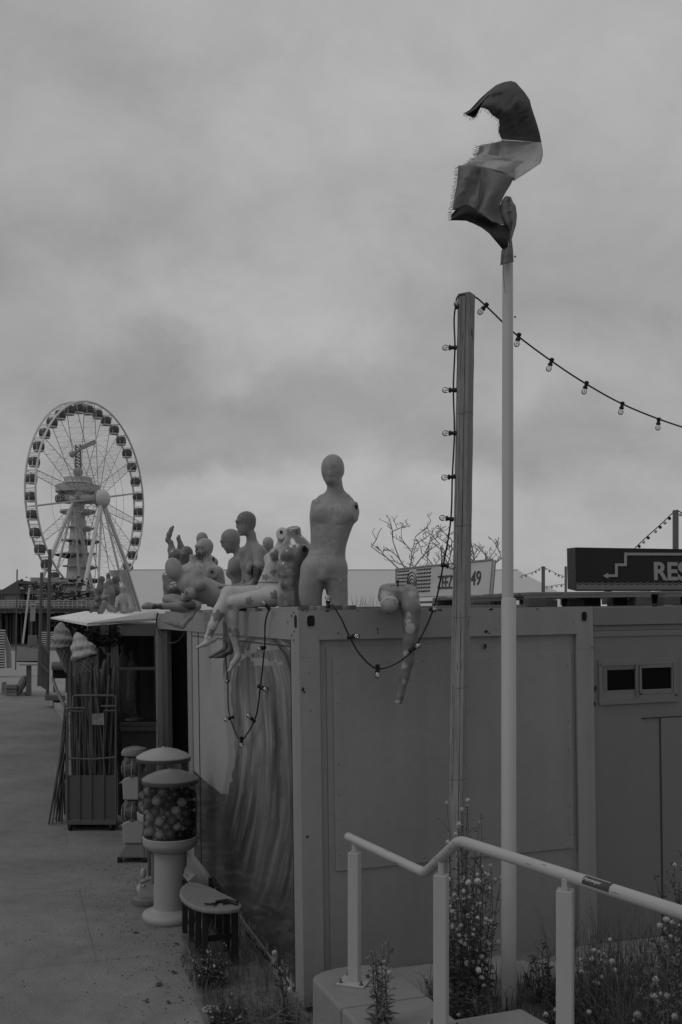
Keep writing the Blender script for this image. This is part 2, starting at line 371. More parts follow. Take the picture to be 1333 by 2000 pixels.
# ================================================================ site cabins (container)
H = 2.59
TH = math.atan2(.311, .950)
RC = Matrix.Rotation(R_(-.8), 4, 'Y') @ Matrix.Rotation(TH, 4, 'Z')
TOP = P(583.5, 1192.5, 6.49); BASE = TOP-(RC.to_3x3() @ Vector((0, 0, H)))
MC = Matrix.Translation(BASE) @ RC; MCi = MC.inverted()
def C_(u, v, z): return MC @ Vector((u, v, z))
def ray(px, py): return Vector(((px-CX)/F, 1, (HY-py)/F))
def onR(px, py, v=0.):           # container (u,z) of a photo point on the right face
    o = MCi @ Vector((0, 0, CZ)); d = MCi.to_3x3() @ ray(px, py); t = (v-o.y)/d.y; q = o+d*t; return q.x, q.z
def onL(px, py, u=0.):
    o = MCi @ Vector((0, 0, CZ)); d = MCi.to_3x3() @ ray(px, py); t = (u-o.x)/d.x; q = o+d*t; return q.y, q.z
m_steel = M('painted_cabin_steel', .262, .5, .11, 1.9, .2, 9, chips=0, streak=.34)
m_steel2 = M('painted_cabin_steel_pale', .30, .55, .07, 1.8, .1, 18, streak=.2)
m_board = M('painted_board', .245, .55, .11, 1.5, .2, 12, streak=.28)
m_dark = M('dark_interior', .012, .9, .2, 2)
m_black = M('black_rubber', .02, .6, .1, 10)
m_rust = M('chipped_rust', .035, .9, .4, 30)
cab = thing('site_cabin', 'grey steel site cabin with a wave mural on its left side', 'container', M=MC)
def cbox(mb, u0, u1, v0, v1, z0, z1):
    mb.hexa([C_(u0,v0,z0),C_(u1,v0,z0),C_(u1,v1,z0),C_(u0,v1,z0),C_(u0,v0,z1),C_(u1,v0,z1),C_(u1,v1,z1),C_(u0,v1,z1)]); return mb
UW = onR(1160, 1300)[0]; VL = onL(306.5, 1300)[0]
uP0 = onR(628, 1500)[0]; uP1 = onR(1128, 1400)[0]; zB = onR(628, 1246)[1]
vP0 = onL(572, 1500)[0]; vD0 = onL(367, 1400)[0]; vM1 = onL(375, 1400)[0]; zBL = onL(571, 1246)[1]; zR0 = onL(578, 1971)[1]; zR1 = onL(578, 1936)[1]
fr = MB()
cbox(fr, 0, uP0, 0, .2, 0.02, H); cbox(fr, uP1, UW, 0, .2, 0.02, H)                     # corner posts
cbox(fr, uP0, uP1, 0, .16, zB, H); cbox(fr, uP0, uP1, .0, .16, .02, .17)
cbox(fr, .003, .12, .2, VL-.12, zBL, H); cbox(fr, .0, .14, VL-.12, VL, .02, H)
cbox(fr, .003, .14, .2, VL-.12, zR0, zR1); cbox(fr, .03, .14, .2, VL-.12, .0, zR0-.002)
cbox(fr, .004, .14, vM1, vD0, zR1, zBL)
cbox(fr, .01, .14, .2, vP0, zR1, zBL)
build('frame', fr, m_steel, cab, bevel=.006)
pn = MB(); cbox(pn, uP0, uP1, .03, .08, .17, zB); build('end_panel', pn, m_steel, cab)
# inner lining of the end wall, and the screwed-on board
ua, za = onR(637.5, 1263, .02); ub = onR(1113, 1300, .02)[0]
pn = MB(); cbox(pn, ua, ub, .02, .031, .17, za); build('end_lining', pn, m_board, cab, bevel=.002)
u0, z1 = onR(651, 1285, .008); u1 = onR(1116, 1285, .008)[0]; z0 = onR(655, 1702, .008)[1]
pn = MB(); cbox(pn, u0, u1, .008, .021, z0, z1); build('screwed_board', pn, m_board, cab, bevel=.002, label='flat board screwed over the end wall')
sc = MB()
for i in range(7):
    for (uu, zz_) in ((u0+.03, z0+(z1-z0)*(i+.5)/7), (u1-.03, z0+(z1-z0)*(i+.5)/7), (u0+(u1-u0)*(i+.5)/7, z1-.04), (u0+(u1-u0)*(i+.5)/7, z0+.03)):
        if (i*7+int(uu*10)) % 3: sc = MB(); sc.lathe([(.0035, -.001), (.0035, .002), (.0001, .003)], C_(uu, .007, zz_), 6, Matrix.Rotation(R_(90), 4, 'X')); build('screw_head', sc, m_rust, cab)
# rust chips and bullet-like dents (flat flakes proud of the paint)
rr = random.Random(5); ch = MB()
def chipR(px, py, r, sy=1.0):
    u, z = onR(px, py, -.001); k = 6.6/F; n = 8
    pts = [C_(u+math.cos(6.283*i/n)*r*k*rr.uniform(.6, 1.1), -.0012, z+math.sin(6.283*i/n)*r*k*sy*rr.uniform(.6, 1.1)) for i in range(n)]; ch = MB(); ch.prism(pts, (C_(0,-.001,0)-C_(0,0,0))); build('rust_chip', ch, m_rust, cab)
def chipL(px, py, r, sy=1.0, u=-.001, Y=7):
    v, z = onL(px, py, u); k = Y/F; n = 8
    pts = [C_(u, v+math.cos(6.283*i/n)*r*k*2.2*rr.uniform(.6, 1.1), z+math.sin(6.283*i/n)*r*k*sy*rr.uniform(.6, 1.1)) for i in range(n)]; ch = MB(); ch.prism(pts, (C_(-.001,0,0)-C_(0,0,0))); build('rust_chip', ch, m_rust, cab)
for a in ((592,1347,3,1.6),(595,1352,3,.8),(609,1213,1,1),(738,1229,1.6,2.4),(739,1236,1.4,1.2),(950,1234,5,.9),(956,1238,4,.8),(969,1229,1.5,1),(601,1634,3,1),(605,1313,1.3,1),(607,1388,1.3,1),
          (661,1237,1.5,1.5),(1163,1345,4,2.2),(1162,1375,3,2.4),(1157,1265,2,1),(948,1262,4,2),(1120,1215,1.3,1)): chipR(*a)
for a in ((592,1192.5,2,1),(600,1194,2.5,.6),(640,1193.5,4,.5),(700,1193,2,.5),(860,1191.5,4,.6),(910,1191,3,.5),(1050,1189.5,3,.5),(960,1190,6,.5)): chipR(*a)
for a in ((570,1203,2,1.4),(574,1197,2,1),(575,1233,1.6,1.6),(570,1241,2,1.3),(574,1251,1.4,2),(562,1215,1.2,1.4),(565,1250,1,1.2),(405,1210,1.2,1.5)): chipL(*a)
for i in range(26):
    px = 480+i*3.8; t_ = (px-473.6)/(578-473.6); chipL(px, 1805+t_*129+rr.uniform(0, 10), rr.uniform(1.5, 4), rr.uniform(.8, 2.5), u=.001)
# corner casting openings
def stadium(cu, cz, a, b, n=20):
    return [(cu+a*math.copysign(abs(math.cos(t))**.6, math.cos(t)), cz+b*math.copysign(abs(math.sin(t))**.6, math.sin(t))) for t in [6.2832*i/n for i in range(n)]]
for px, py, a, b in ((607.5, 1213, 8.5, 11.5), (1141, 1204, 6.5, 9.5)):
    u, z = onR(px, py); k = (6.5 if px < 700 else 7.1)/F
    q = MB(); q.prism([C_(x, -.0015, y) for x, y in stadium(u, z, a*k, b*k)], C_(0, -.001, 0)-C_(0, 0, 0)); build('casting_hole', q, m_dark, cab)
    q = MB(); q.tube([C_(x, -.001, y) for x, y in stadium(u, z, a*k*1.04, b*k*1.04)+[stadium(u, z, a*k*1.04, b*k*1.04)[0]]], .0035, 6); build('casting_rim', q, m_steel, cab, smooth=True)
v, z = onL(578, 1214); q = MB(); q.prism([C_(-.0015, x, y) for x, y in stadium(v, z, .03, .042)], C_(-.001, 0, 0)-C_(0,0,0)); build('casting_hole', q, m_dark, cab)
# seams of the top rail (weld lines) : small proud lips
q = MB(); u_, z_ = onR(600, 1284)
cbox(q, 0.004, uP0-.002, -.0015, 0, onR(600, 1284)[1], onR(600, 1282.6)[1]); cbox(q, uP1, UW-.003, -.0015, 0, onR(1140, 1267)[1], onR(1140, 1265.6)[1])
cbox(q, uP0-.012, uP1+.012, -.004, .0, zB-.012, zB+.003); cbox(q, -.004, .003, .2, VL-.13, zBL-.012, zBL+.003)
build('weld_seam', q, m_steel, cab)
a0_ = onR(690, 1180)[0]
q = MB(); cbox(q, .10, .135, .10, VL-.1, H, H+.028); cbox(q, .136, a0_, .12, .15, H, H+.026); build('roof_upstand', q, m_steel, cab, bevel=.003)
for i_, (uu, w_, m__) in enumerate(((.02,.06,'d'),(.15,.05,'w'),(.24,.07,'d'),(.36,.045,'d'))):
    q = MB(); cbox(q, uu, uu+w_, .03, .09, H+.001, H+.03); build('roof_block', q, M('dark_wet_wood', .10, .85, .3, 4, .3, 30) if m__ == 'd' else m_board, cab)
# floor, roof and back walls so the cabin is a closed body
q = MB(); cbox(q, .14, UW-.01, .2, VL-.13, H-.14, H-.08); cbox(q, UW-.06, UW-.012, .2, VL-.1, .02, H-.1); cbox(q, .02, UW-.01, VL-.0-.02, VL-.001, .03, H-.1)
cbox(q, .02, UW-.02, .2, VL-.03, .0, .05); build('shell', q, M('dark_roof_felt', .08, .95, .3, 4, spec=.05), cab)
q = MB(); cbox(q, .9, .95, .3, VL-.1, .06, H-.12); build('inner_partition', q, m_dark, cab)
q = MB(); cbox(q, .07, .12, vD0+.1, VL-.12, .05, .9); build('door_leaf', q, M('dark_door', .035, .5, .1, 4), cab)
q = MB(); cbox(q, .05, .10, VL-.6, VL-.12, .06, zBL-.03); build('side_jamb', q, M('jamb_paint', .10, .6, .1, 4), cab)
# ---- mural panel with painted wave (paint stored on the panel itself)
q = MB(); vm0, vm1 = vP0, vM1; NU, NV = 260, 300
q.grid(lambda a, b: C_(.016+.0012*math.sin(a*9), vm0+(vm1-vm0)*a, zR1+(zBL-zR1)*b), NU, NV)
m_mural = M('mural_paint', 1.0, .5, .08, 2.5, .12, 20, attr='paint')
mu = build('mural_panel', q, m_mural, cab)
co = np.array([tuple(v) for v in q.v]); X = co[:, 0]/co[:, 1]*F+CX; Z = HY-(co[:, 2]-CZ)/co[:, 1]*F
def vnoise(x, y, seed=0):
    r = np.random.default_rng(seed); g = r.random((64, 64)); xi = np.floor(x).astype(int); yi = np.floor(y).astype(int); fx = x-xi; fy = y-yi
    fx = fx*fx*(3-2*fx); fy = fy*fy*(3-2*fy); G_ = lambda a, b: g[a % 64, b % 64]
    return (G_(xi, yi)*(1-fx)+G_(xi+1, yi)*fx)*(1-fy)+(G_(xi, yi+1)*(1-fx)+G_(xi+1, yi+1)*fx)*fy
def fbm(x, y, s=0): return (vnoise(x, y, s)+.5*vnoise(2*x, 2*y, s+1)+.25*vnoise(4*x, 4*y, s+2))/1.75
# left edge of the wave: from its crest down the throat to the tip and out along the sea line
ey = [1240, 1262, 1300, 1350, 1400, 1440, 1480, 1520, 1550]; ex = [500, 440, 436, 438, 441, 445, 447, 441, 434]
edge = np.interp(Z, ey, ex); wave = (X > edge) & (Z < 1551)
sl_ = np.interp(Z, [1551, 1600, 1660, 1720, 1800, 1950], [434, 438, 452, 480, 520, 570])+14*(vnoise(X/14, Z/20, 90)-.5)
sea = (Z > np.interp(X, [375, 395, 420, 434, 440], [1500, 1520, 1540, 1551, 1551])) & (X <= sl_+40)
# streaks follow arcs that run over the crest and down: polar coordinates about the barrel
ang = np.arctan2(Z-1560, X-400); rad = np.hypot((X-415)*1.55, (Z-1600)*.46)
xl_ = np.interp(Z, [1240,1270,1330,1450,1550,1650,1750,1850], [478,455,443,446,434,408,380,360]); xr_ = np.interp(Z, [1240,1280,1340,1450,1600,1700,1800,1900], [522,546,563,573,577,562,535,505])
ss_ = (X-xl_)/(xr_-xl_); t = fbm(ss_*9+1.2*vnoise(X/60, Z/90, 8), Z/240, 3); t2 = fbm(ss_*26+.8*vnoise(X/30, Z/60, 18), Z/130, 11)
wcol = .13+.30*(t-.5)+.20*(t2-.5); wcol = np.where(t2 > .68, wcol+.07, wcol); wcol *= np.interp(Z, [1240, 1400, 1600], [1.0, .85, .7])
wcol += .10*np.exp(-((X-505)/22)**2-((Z-1400)/150)**2)
skyp = .335+.05*(fbm(X/30, Z/60, 21)-.5)
inner = (np.abs(X-edge) < 10+6*vnoise(X/8, Z/14, 5)) & (Z < 1550) & (Z > 1330); 
seac = .062+.08*(fbm(X/28, Z/14, 31)-.5)+.06*(t-.5)
seac = np.where((fbm(X/16, Z/8, 41) > .62), seac+.035, seac)
# bright returning curl low on the right
cx0 = np.interp(Z, [1560, 1620, 1680, 1730, 1765, 1775], [556, 548, 535, 522, 508, 498]); curl = np.exp(-((X-cx0)/(2.5+2*vnoise(Z/20, X*0, 2)))**2)*(Z > 1560)*(Z < 1778)*(.4+.6*fbm(X/3, Z/30, 4))
foam = np.exp(-(((Z-1772-.25*(X-498))/4))**2-((X-500)/14)**2)
for k_ in range(9):
    cx_ = 470+k_*11; wd = np.abs(ss_-(.08+.105*k_))*(xr_-xl_)
    wcol = np.where((wd < 1.3+.8*vnoise(Z/30, X*0, k_)) & (vnoise(Z/45, X*0+k_, 50+k_) > .45), wcol+.055, wcol)
mixb = np.clip((Z-1540)/120, 0, 1)
wv_ = np.clip((X-sl_)/26+.15, 0, 1)*np.clip((1850-Z)/220, .25, 1)
low = seac*(1-wv_)+wv_*wcol*np.interp(Z, [1551, 1800], [.95, .6])+.07*curl+.07*foam
val = np.where((X > edge) & (Z < 1551), wcol, np.where((Z > np.interp(X, [375, 395, 420, 434, 440], [1500, 1520, 1540, 1551, 1551])), low, skyp))
sh_ = fbm(X/22, Z/16, 61); val = np.where((X > 455) & (X < 560) & (Z < np.interp(X, [455, 560], [1300, 1300])) & (sh_ > .5), .3, val)
val = np.where(inner & (X > edge-4), np.maximum(val, .27), val)
val = np.where((Z > np.interp(X, [473, 578], [1780, 1905])) & (fbm(X/4, Z/22, 71) > .56), .20, val)
# soft edges: blend noise
val = np.clip(val, .02, .5)
at = mu.data.attributes.new('paint', 'FLOAT', 'POINT'); at.data.foreach_set('value', val.astype(np.float32))
q = MB()
for px in (391, 571.5):
    v = onL(px, 1500, .014)[0]; cbox(q, .010, .0155, v-.006, v+.004, zR1, zBL)
q2 = onL(500, 1256, .012)[1]; cbox(q, .008, .0155, vm0, vm1, onL(571, 1263, .012)[1], onL(571, 1261.5, .012)[1])
build('panel_joint', q, M('dark_joint', .05, .8, .2, 5), cab)
# ---------------------------------------------------------------- second cabin, right
m_steel3 = M('painted_cabin_steel_dark', .175, .55, .07, 1.6, .12, 18, streak=.12)
c2 = thing('site_cabin', 'darker grey site cabin with a small sliding window, joined right of the mural cabin', 'container', M=MC)
U2 = UW+2.9
q = MB(); cbox(q, UW+.003, U2, .012, .1, .03, onR(1250, 1243)[1]); build('end_panel', q, m_steel3, c2)
zt = H-.006; za = onR(1250, 1220)[1]; zb = onR(1250, 1231)[1]; zc = onR(1250, 1243)[1]
q = MB(); cbox(q, UW+.003, U2, .0, .1, za, zt); cbox(q, UW+.003, U2, .02, .1, zb, za-.001); cbox(q, UW+.003, U2, .004, .1, zc+.001, zb-.001)
cbox(q, UW+.003, U2, .11, VL, zt-.08, zt-.03); cbox(q, U2-.05, U2, .11, VL, .03, zt-.09)
build('top_rail', q, m_steel3, c2, bevel=.004)
u_ = onR(1295, 1600)[0]; z_ = onR(1310, 1402)[1]
q = MB(); cbox(q, u_, U2-.1, .004, .011, .08, z_); build('door_leaf', q, m_steel3, c2, bevel=.003)
q = MB(); cbox(q, u_-.012, u_-.002, .008, .0115, .08, z_); cbox(q, u_-.16, U2-.1, .0035, .0115, z_+.003, z_+.01); build('door_gap', q, M('dark_joint', .05), c2)
# window
uw0, zw1 = onR(1170.5, 1289); uw1, zw0 = onR(1321, 1368)
def winbox(mb, pa, pb, v0, v1):
    a = onR(*pa); b = onR(*pb); return cbox(mb, min(a[0], b[0]), max(a[0], b[0]), v0, v1, min(a[1], b[1]), max(a[1], b[1]))
wn = MB()
for pa, pb, v0 in (((1170,1289),(1323,1296),-.006), ((1171,1361),(1323,1370),-.006), ((1170,1296.3),(1177,1360.7),-.006), ((1315,1296.3),(1323,1360.7),-.006)): winbox(wn, pa, pb, v0, .013)
fw = build('window', wn, m_steel3, c2, bevel=.002, label='small sliding window with a vent strip')
q = MB()
for pa, pb in (((1177,1296),(1187,1360)), ((1187,1296),(1241,1303)), ((1187,1349),(1241,1360)), ((1187.3,1303.3),(1240.7,1307))): winbox(q, pa, pb, .001 if pb[1] != 1307 else .006, .02)
for i in range(14): winbox(q, (1178, 1300+i*3.6), (1186, 1301.6+i*3.6), -.003, .002)
def sub(name, mbx, mat, par, **k):
    WM[par.name] = WM[c2.name]; return build(name, mbx, mat, par, **k)
sub('vent_strip', q, m_steel3, fw)
q = MB()
for pa, pb in (((1249,1298),(1254,1354)), ((1312,1298),(1315,1354)), ((1254,1298),(1312,1303)), ((1254,1347),(1312,1354))): winbox(q, pa, pb, -.004, .012)
sub('sash', q, m_steel3, fw, bevel=.001)
q = MB(); winbox(q, (1241,1295), (1245,1362), -.014, .012); winbox(q, (1246,1297), (1248,1360), -.008, .012); sub('divider', q, m_steel3, fw)
q = MB(); winbox(q, (1187,1303), (1312,1349), .008, .0118); sub('pane', q, M('dark_glass', .006, .5, .1, 3, spec=.06), fw)
# ---------------------------------------------------------------- planks & pallets on the roof
m_wood = M('weathered_wood', .20, .85, .35, 3, .35, 30, stretch=(3, 3, 14))
m_woodd = M('dark_wet_wood', .10, .85, .3, 4, .3, 30)
m_ply = M('pale_plank', .34, .8, .15, 3, .2, 30)
def zroof(y=0): return H
pl = MB(); a0 = onR(690, 1180)[0]; a1 = onR(985, 1180)[0]
cbox(pl, a0, a1+.5, .33, .5, H-.03, H+.022); cbox(pl, a0-.1, a1, .20, .26, H-.035, H+.006)
tag(build('plank', pl, m_wood, bevel=.004), 'long weathered plank lying along the roof edge behind the hip form', 'plank', 'timber on the cabin roof')
def pallet(name_lbl, u0, v0, wu, wv, z, tilt=0):
    t = thing('pallet', name_lbl, 'pallet', C_(u0, v0, z), 'pallets on the cabin roof')
    z += .035
    q = MB(); R3 = RC @ Matrix.Rotation(tilt, 4, 'Y'); T = Matrix.Translation(C_(u0, v0, z)) @ R3
    for i in range(5): q.box((0, i*wv/5+.01, .105), (wu, (i+1)*wv/5-.02, .128), T)
    build('deck', q, m_wood, t, bevel=.003)
    q = MB()
    for i in range(3):
        for j in range(3): q.box((i*(wu-.14), j*(wv-.10), .02), (i*(wu-.14)+.14, j*(wv-.10)+.10, .083), T)
    build('blocks', q, m_woodd, t, bevel=.003)
    q = MB()
    for j in range(3): q.box((0, j*(wv-.10), .0), (wu, j*(wv-.10)+.10, .019), T); q.box((0.005, j*(wv-.1)+.005, .084), (wu-.005, j*(wv-.1)+.095, .104), T)
    build('stringers', q, m_wood, t)
pallet('weathered pallet lying flat on the roof just right of the white flagpole', onR(1035, 1180, .3)[0], .30, 1.05, .8, H-.05)
pallet('pallet at the right end of the roof, under the dark restaurant arrow sign', onR(1300, 1180, .3)[0], .30, 1.0, .8, H-.05)
pallet('broken dark pallet between the wooden post and the flagpole on the roof', onR(940, 1180, .5)[0], .62, .95, .8, H-.07, R_(-1.2))
# ================================================================ mannequins
m_skin = M('matte_fibreglass', 1.0, .45, .24, 9, .08, 50, attr='paint', spec=.3)
m_gloss = M('glossy_fibreglass', 1.0, .22, .15, 6, .03, 60, attr='paint', spec=.6, coat=.6)
def man(label, group='mannequins sitting on the roofs', nm='mannequin', b=None, mat=None, base=.3, marks=(), func=None, parts=()):
    t = None
    o = b.mesh('body', mat or m_skin, None, base, marks, func)
    loc = o.location.copy(); t = thing(nm, label, 'mannequin', loc, group); o.location = (0, 0, 0); o.parent = t
    for name, mb, mt_ in parts: build(name, mb, mt_, t, smooth=True)
    return t
def socket(b, px, py, dy, rx, rz, n=(1, -.3, .1)):
    q = MB(); c = Vector(b.p(px, py, dy)); n = Vector(n).normalized(); x = n.orthogonal() if abs(n.z) > .9 else Vector((0, 0, 1)).cross(n).normalized(); y = n.cross(x)
    k = b.k; pts = [c+x*(rx*k*math.cos(a))+y*(rz*k*math.sin(a)) for a in [6.283*i/10 for i in range(10)]]
    q.prism([p-n*.004 for p in pts], n*.008); return ('arm_socket', q, m_dark)
# K tall male torso ------------------------------------------------------
b = Body(7.1, .0085); A = axes(-14)
b.loft([(609,1186,0,20.5,18),(607,1160,0,23,22),(611,1130,0,25,26),(617,1100,0,25,24),(622,1085,0,15,15)], axes(-14,0,4.5), 9)
b.loft([(660.5,1190,0,19.5,18),(659,1160,0,21,21),(656,1130,0,23,25),(652,1100,0,23,24),(650,1085,0,14,15)], axes(-14,0,1.2), 9)
b.loft([(637,1125,0,32,22),(637,1108,0,38,26),(638,1090,0,37.5,24),(641,1070,0,36,21.5),(645,1045,0,39,25),(649,1020,0,43.5,28),(651,998,0,42,27),(652,984,0,34,21),(653,972,0,20,13)], A, 12)
b.cap((634,984,.03),(672,981,.03),15,14,14); b.ell((630,1003,-.068),(19,10,17),A,7); b.ell((669,1005,-.080),(21,10,17),A,7); b.ell((630,1023,-.108),(18,6,3.2),axes(-14,0,6),3,-1); b.ell((670,1025,-.120),(19,6,3.2),axes(-14,0,-6),3,-1); b.ell((648,1062,-.10),(2.2,5,26),A,5,-1); b.ell((650,1000,-.118),(2.5,5,20),A,6,-1)
b.cap((655,945,0),(655,972,.02),14.5,17,9); b.cap((655,965,.02),(624,984,.02),9,8,14); b.cap((656,963,.02),(684,983,.03),9,8,14)
b.stub((696,999,-.05), (.80,-.60,.0), 16, 12, 20, 6); b.stub((611,994,-.02), (-.97,-.2,0), 8, 12, 18, 6)
b.ell((617,1004,.0),(9,14,22),A,9)
b.ell((633,1122,-.075),(8,10,15),A,9); b.ell((634,1105,-.05),(20,9,12),A,14)
b.ell((650,1048,-.07),(14,5,28),A,14)
Ah = axes(-28, 3); b.ell((651,911,.01),(20.5,25,24),Ah,4); b.ell((647.5,922,-.015),(18,20.5,26),Ah,9); b.ell((656,925,.03),(13,14,14),Ah,9)
b.ell((645,921,-.085),(2.2,3.5,9),Ah,6); b.ell((670.5,918,.03),(2,5,8.5),axes(-14),3); b.ell((646,939,-.06),(7,6,5),Ah,8)
for q_ in (-1, 1): b.ell((646.5+q_*8,916,-.105),(6,3,5),Ah,9,-1)
mk = [(656,999,16,'ring',.325),(622,1035,11,'ring',.30),(632,1062,12,'ring',.305),(650,1068,12,'ring',.31),(628,1105,12,'ring',.30),(642,1080,10,'ring',.30),(628,982,8,'ring',.30),(619,979,1.4,'dot',.6),(665,1133,1.6,'dot',.6),(650,910,13,'fuzzy',.29),(655,895,9,'fuzzy',.30),(652,1165,14,'ring',.285)]
man('tall bald armless grey torso with faint flower outlines, standing at the cabin corner', b=b, base=.262, marks=mk,
    parts=[socket(b, 696.5, 990, -.052, 3.2, 4.5, (.8, -.6, 0))])
# J glossy dark male torso ----------------------------------------------
b = Body(7.35, .009); A = axes(-42, 0, 2)
b.loft([(566,1186,0,27,19),(566,1160,0,27,20),(567,1135,0,25,19),(570,1105,0,29,22),(574,1080,0,34,24),(577,1062,0,32,21),(578,1050,0,20,14)], A, 8)
b.ell((560,1082,-.07),(15,9,12),A,7); b.ell((584,1084,-.08),(13,9,12),A,7)
for i in range(3):
    for q_ in (-1, 1): b.ell((560+q_*7, 1108+i*16, -.068),(6.5,4.5,8),A,8)
b.ell((548,1112,-.03),(6,9,18),A,8)
b.cap((575,1062,.0),(574,1036,0),15.5,14.5,9); b.ell((570,1014,-.02),(34,34,17),axes(-42,20,14),2,-1)
b.cap((573,1052,.02),(597,1068,.0),9,10,10); b.stub((594,1083,-.135), (.3,-.95,0), 24, 12.5, 19, 5)
man('dark glossy muscular torso without head or arms, on the roof beside the tall bald torso', b=b, mat=m_gloss, base=.13,
    func=lambda X, Z, V, v: np.where((np.hypot((X-594)/12.5, (Z-1083)/19) < 1) & (V[:, 1] < 7.23), .055, v*(1+1.1*(np.clip(fbm(X/9, Z/7, 77)-.52, 0, 1)*4*(X < 575)))), parts=[socket(b, 595, 1073, -.137, 3.8, 5, (.3, -.95, 0))])
# A white mannequin with star spots, legs crossed ------------------------
b = Body(8.0, .009); A = axes(-75, 0, 0)
b.loft([(545,1178,.02,22,26),(541,1160,.02,25,34),(530,1142,.02,21,27),(533,1120,.02,20,21),(545,1095,.02,23,23),(556,1072,.02,24,22),(562,1052,.02,17,14)], axes(-60, 0, 0), 8)
b.ell((541,1082,-.07),(11,15,13),A,8); b.ell((530,1092,.05),(11,15,13),A,8)
b.cap((560,1062,.0),(552,1042,-.03),13,12,10); b.stub((550,1042,-.10), (-.35,-.9,.3), 16, 12, 13, 6)
b.cap((552,1048,.08),(562,1040,.05),9,9,8)
b.chain([(533,1165,-.1,21),(490,1171,-.12,15.5),(457,1177,-.12,13)],4); b.chain([(457,1177,-.12,13),(453,1205,-.10,12),(458,1240,-.09,9),(463,1268,-.08,6.5)],5)
b.chain([(465,1270,-.08,7),(466,1282,-.09,6),(456,1296,-.12,5.5),(449,1309,-.14,3.2)],4)
b.chain([(533,1161,.08,22),(487,1160,.0,16),(447,1159,-.08,14)],3); b.chain([(447,1159,-.08,14),(430,1192,-.14,12),(416,1222,-.17,8.5),(406,1245,-.19,6)],5)
b.chain([(407,1246,-.19,6.5),(418,1249,-.19,5),(402,1257,-.2,5.2),(386,1265,-.22,3)],4)
for i in range(4): b.cap((388-i*.5,1263+i*1.2,-.225+i*.008),(383,1266+i*.8,-.24+i*.008),1.6,1.3,1)
for i in range(4): b.cap((450-i,1307+i*.8,-.145+i*.01),(446-i*.5,1312-i*.3,-.16+i*.01),1.6,1.3,1)
mk = [(540,1085,13,'star',.20,.4),(519,1128,8,'star',.19),(535,1118,8,'star',.20,.9),(537,1162,10,'star',.19,.2),(487,1174,9,'star',.23),(450,1186,7,'star',.23,.7),(426,1203,13,'star',.19,.3),
      (415,1238,10,'star',.19,.8),(460,1236,11,'star',.24,.2),(448,1231,6,'star',.19),(404,1194,2,'dot',.2),(540,1137,1.1,'band',.06,math.pi/2)]
mk[-1] = (540,1137.5,.7,'band',.06,math.pi/2)
man('headless white mannequin with dark star spots, crossed legs hanging over the cabin edge', b=b, base=.44, marks=mk,
    func=lambda X, Z, V, v: np.where((np.abs(Z-1137.5) < .8) & (X < 500) , .44, v), parts=[socket(b, 549.5, 1039, -.104, 2.5, 3.5, (-.35, -.9, .3))])
# B head and torso resting forearm --------------------------------------
b = Body(8.35, .009); A = axes(-50, 0, 0)
b.loft([(496,1170,.08,22,20),(498,1150,.08,21,18),(500,1125,.05,19,17),(500,1100,.03,23,19),(500,1080,.02,25,17),(499,1068,.02,17,12)], A, 8)
b.ell((488,1112,-.05),(8,9,10),A,9); b.ell((483,1104,.08),(8,9,10),A,9)
b.cap((491,1044,0),(493,1072,.02),9.5,11,7); b.cap((495,1066,.02),(508,1077,-.05),8.5,11,10)
b.cap((493,1066,.02),(476,1077,.10),7,9,10)
b.chain([(507,1079,-.08,13),(507,1108,-.13,11),(503,1138,-.17,9)],3.5); b.chain([(503,1139,-.17,8.5),(480,1147,-.18,7),(456,1149,-.18,5)],4)
b.chain([(456,1149,-.18,5),(447,1149,-.18,5),(441,1149,-.18,3.5)],3)
for i in range(4): b.cap((443,1147.5+i*.9,-.19+i*.012),(435+i*.6,1151+i*.6,-.2+i*.012),1.7,1.3,1)
b.cap((450,1147,-.2),(443,1144,-.21),2,1.4,1.5)
b.chain([(476,1079,.10,9),(478,1105,.10,7.5),(482,1130,.08,7)],5)
b.head((480,1022,-.02), 48, -62, 8, -3); 
b.chain([(492,1178,.1,16),(450,1180,.05,13)],5); b.chain([(447,1182,.05,12),(446,1215,0,10.5),(442,1250,0,7)],5); b.chain([(443,1252,0,6.5),(440,1268,-.02,5),(420,1280,-.06,4),(409,1284,-.08,2.5)],4)
b.chain([(452,1182,-.02,12),(456,1215,-.04,10.5),(452,1252,-.05,7)],5); b.chain([(453,1254,-.05,6.5),(450,1272,-.06,5.5),(435,1280,-.1,4.5),(421,1284,-.12,2.8)],4)
mk = [(505,1122,16,'fuzzy',.03),(501,1136,9,'fuzzy',.035),(498,1112,9,'fuzzy',.05)]
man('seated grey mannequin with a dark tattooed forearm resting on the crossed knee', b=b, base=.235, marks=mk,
    func=lambda X, Z, V, v: np.where(Z > 1185, .10, np.where((Z < 1024+.12*(X-480)+3*np.sin(X*.8)), .15, v)))
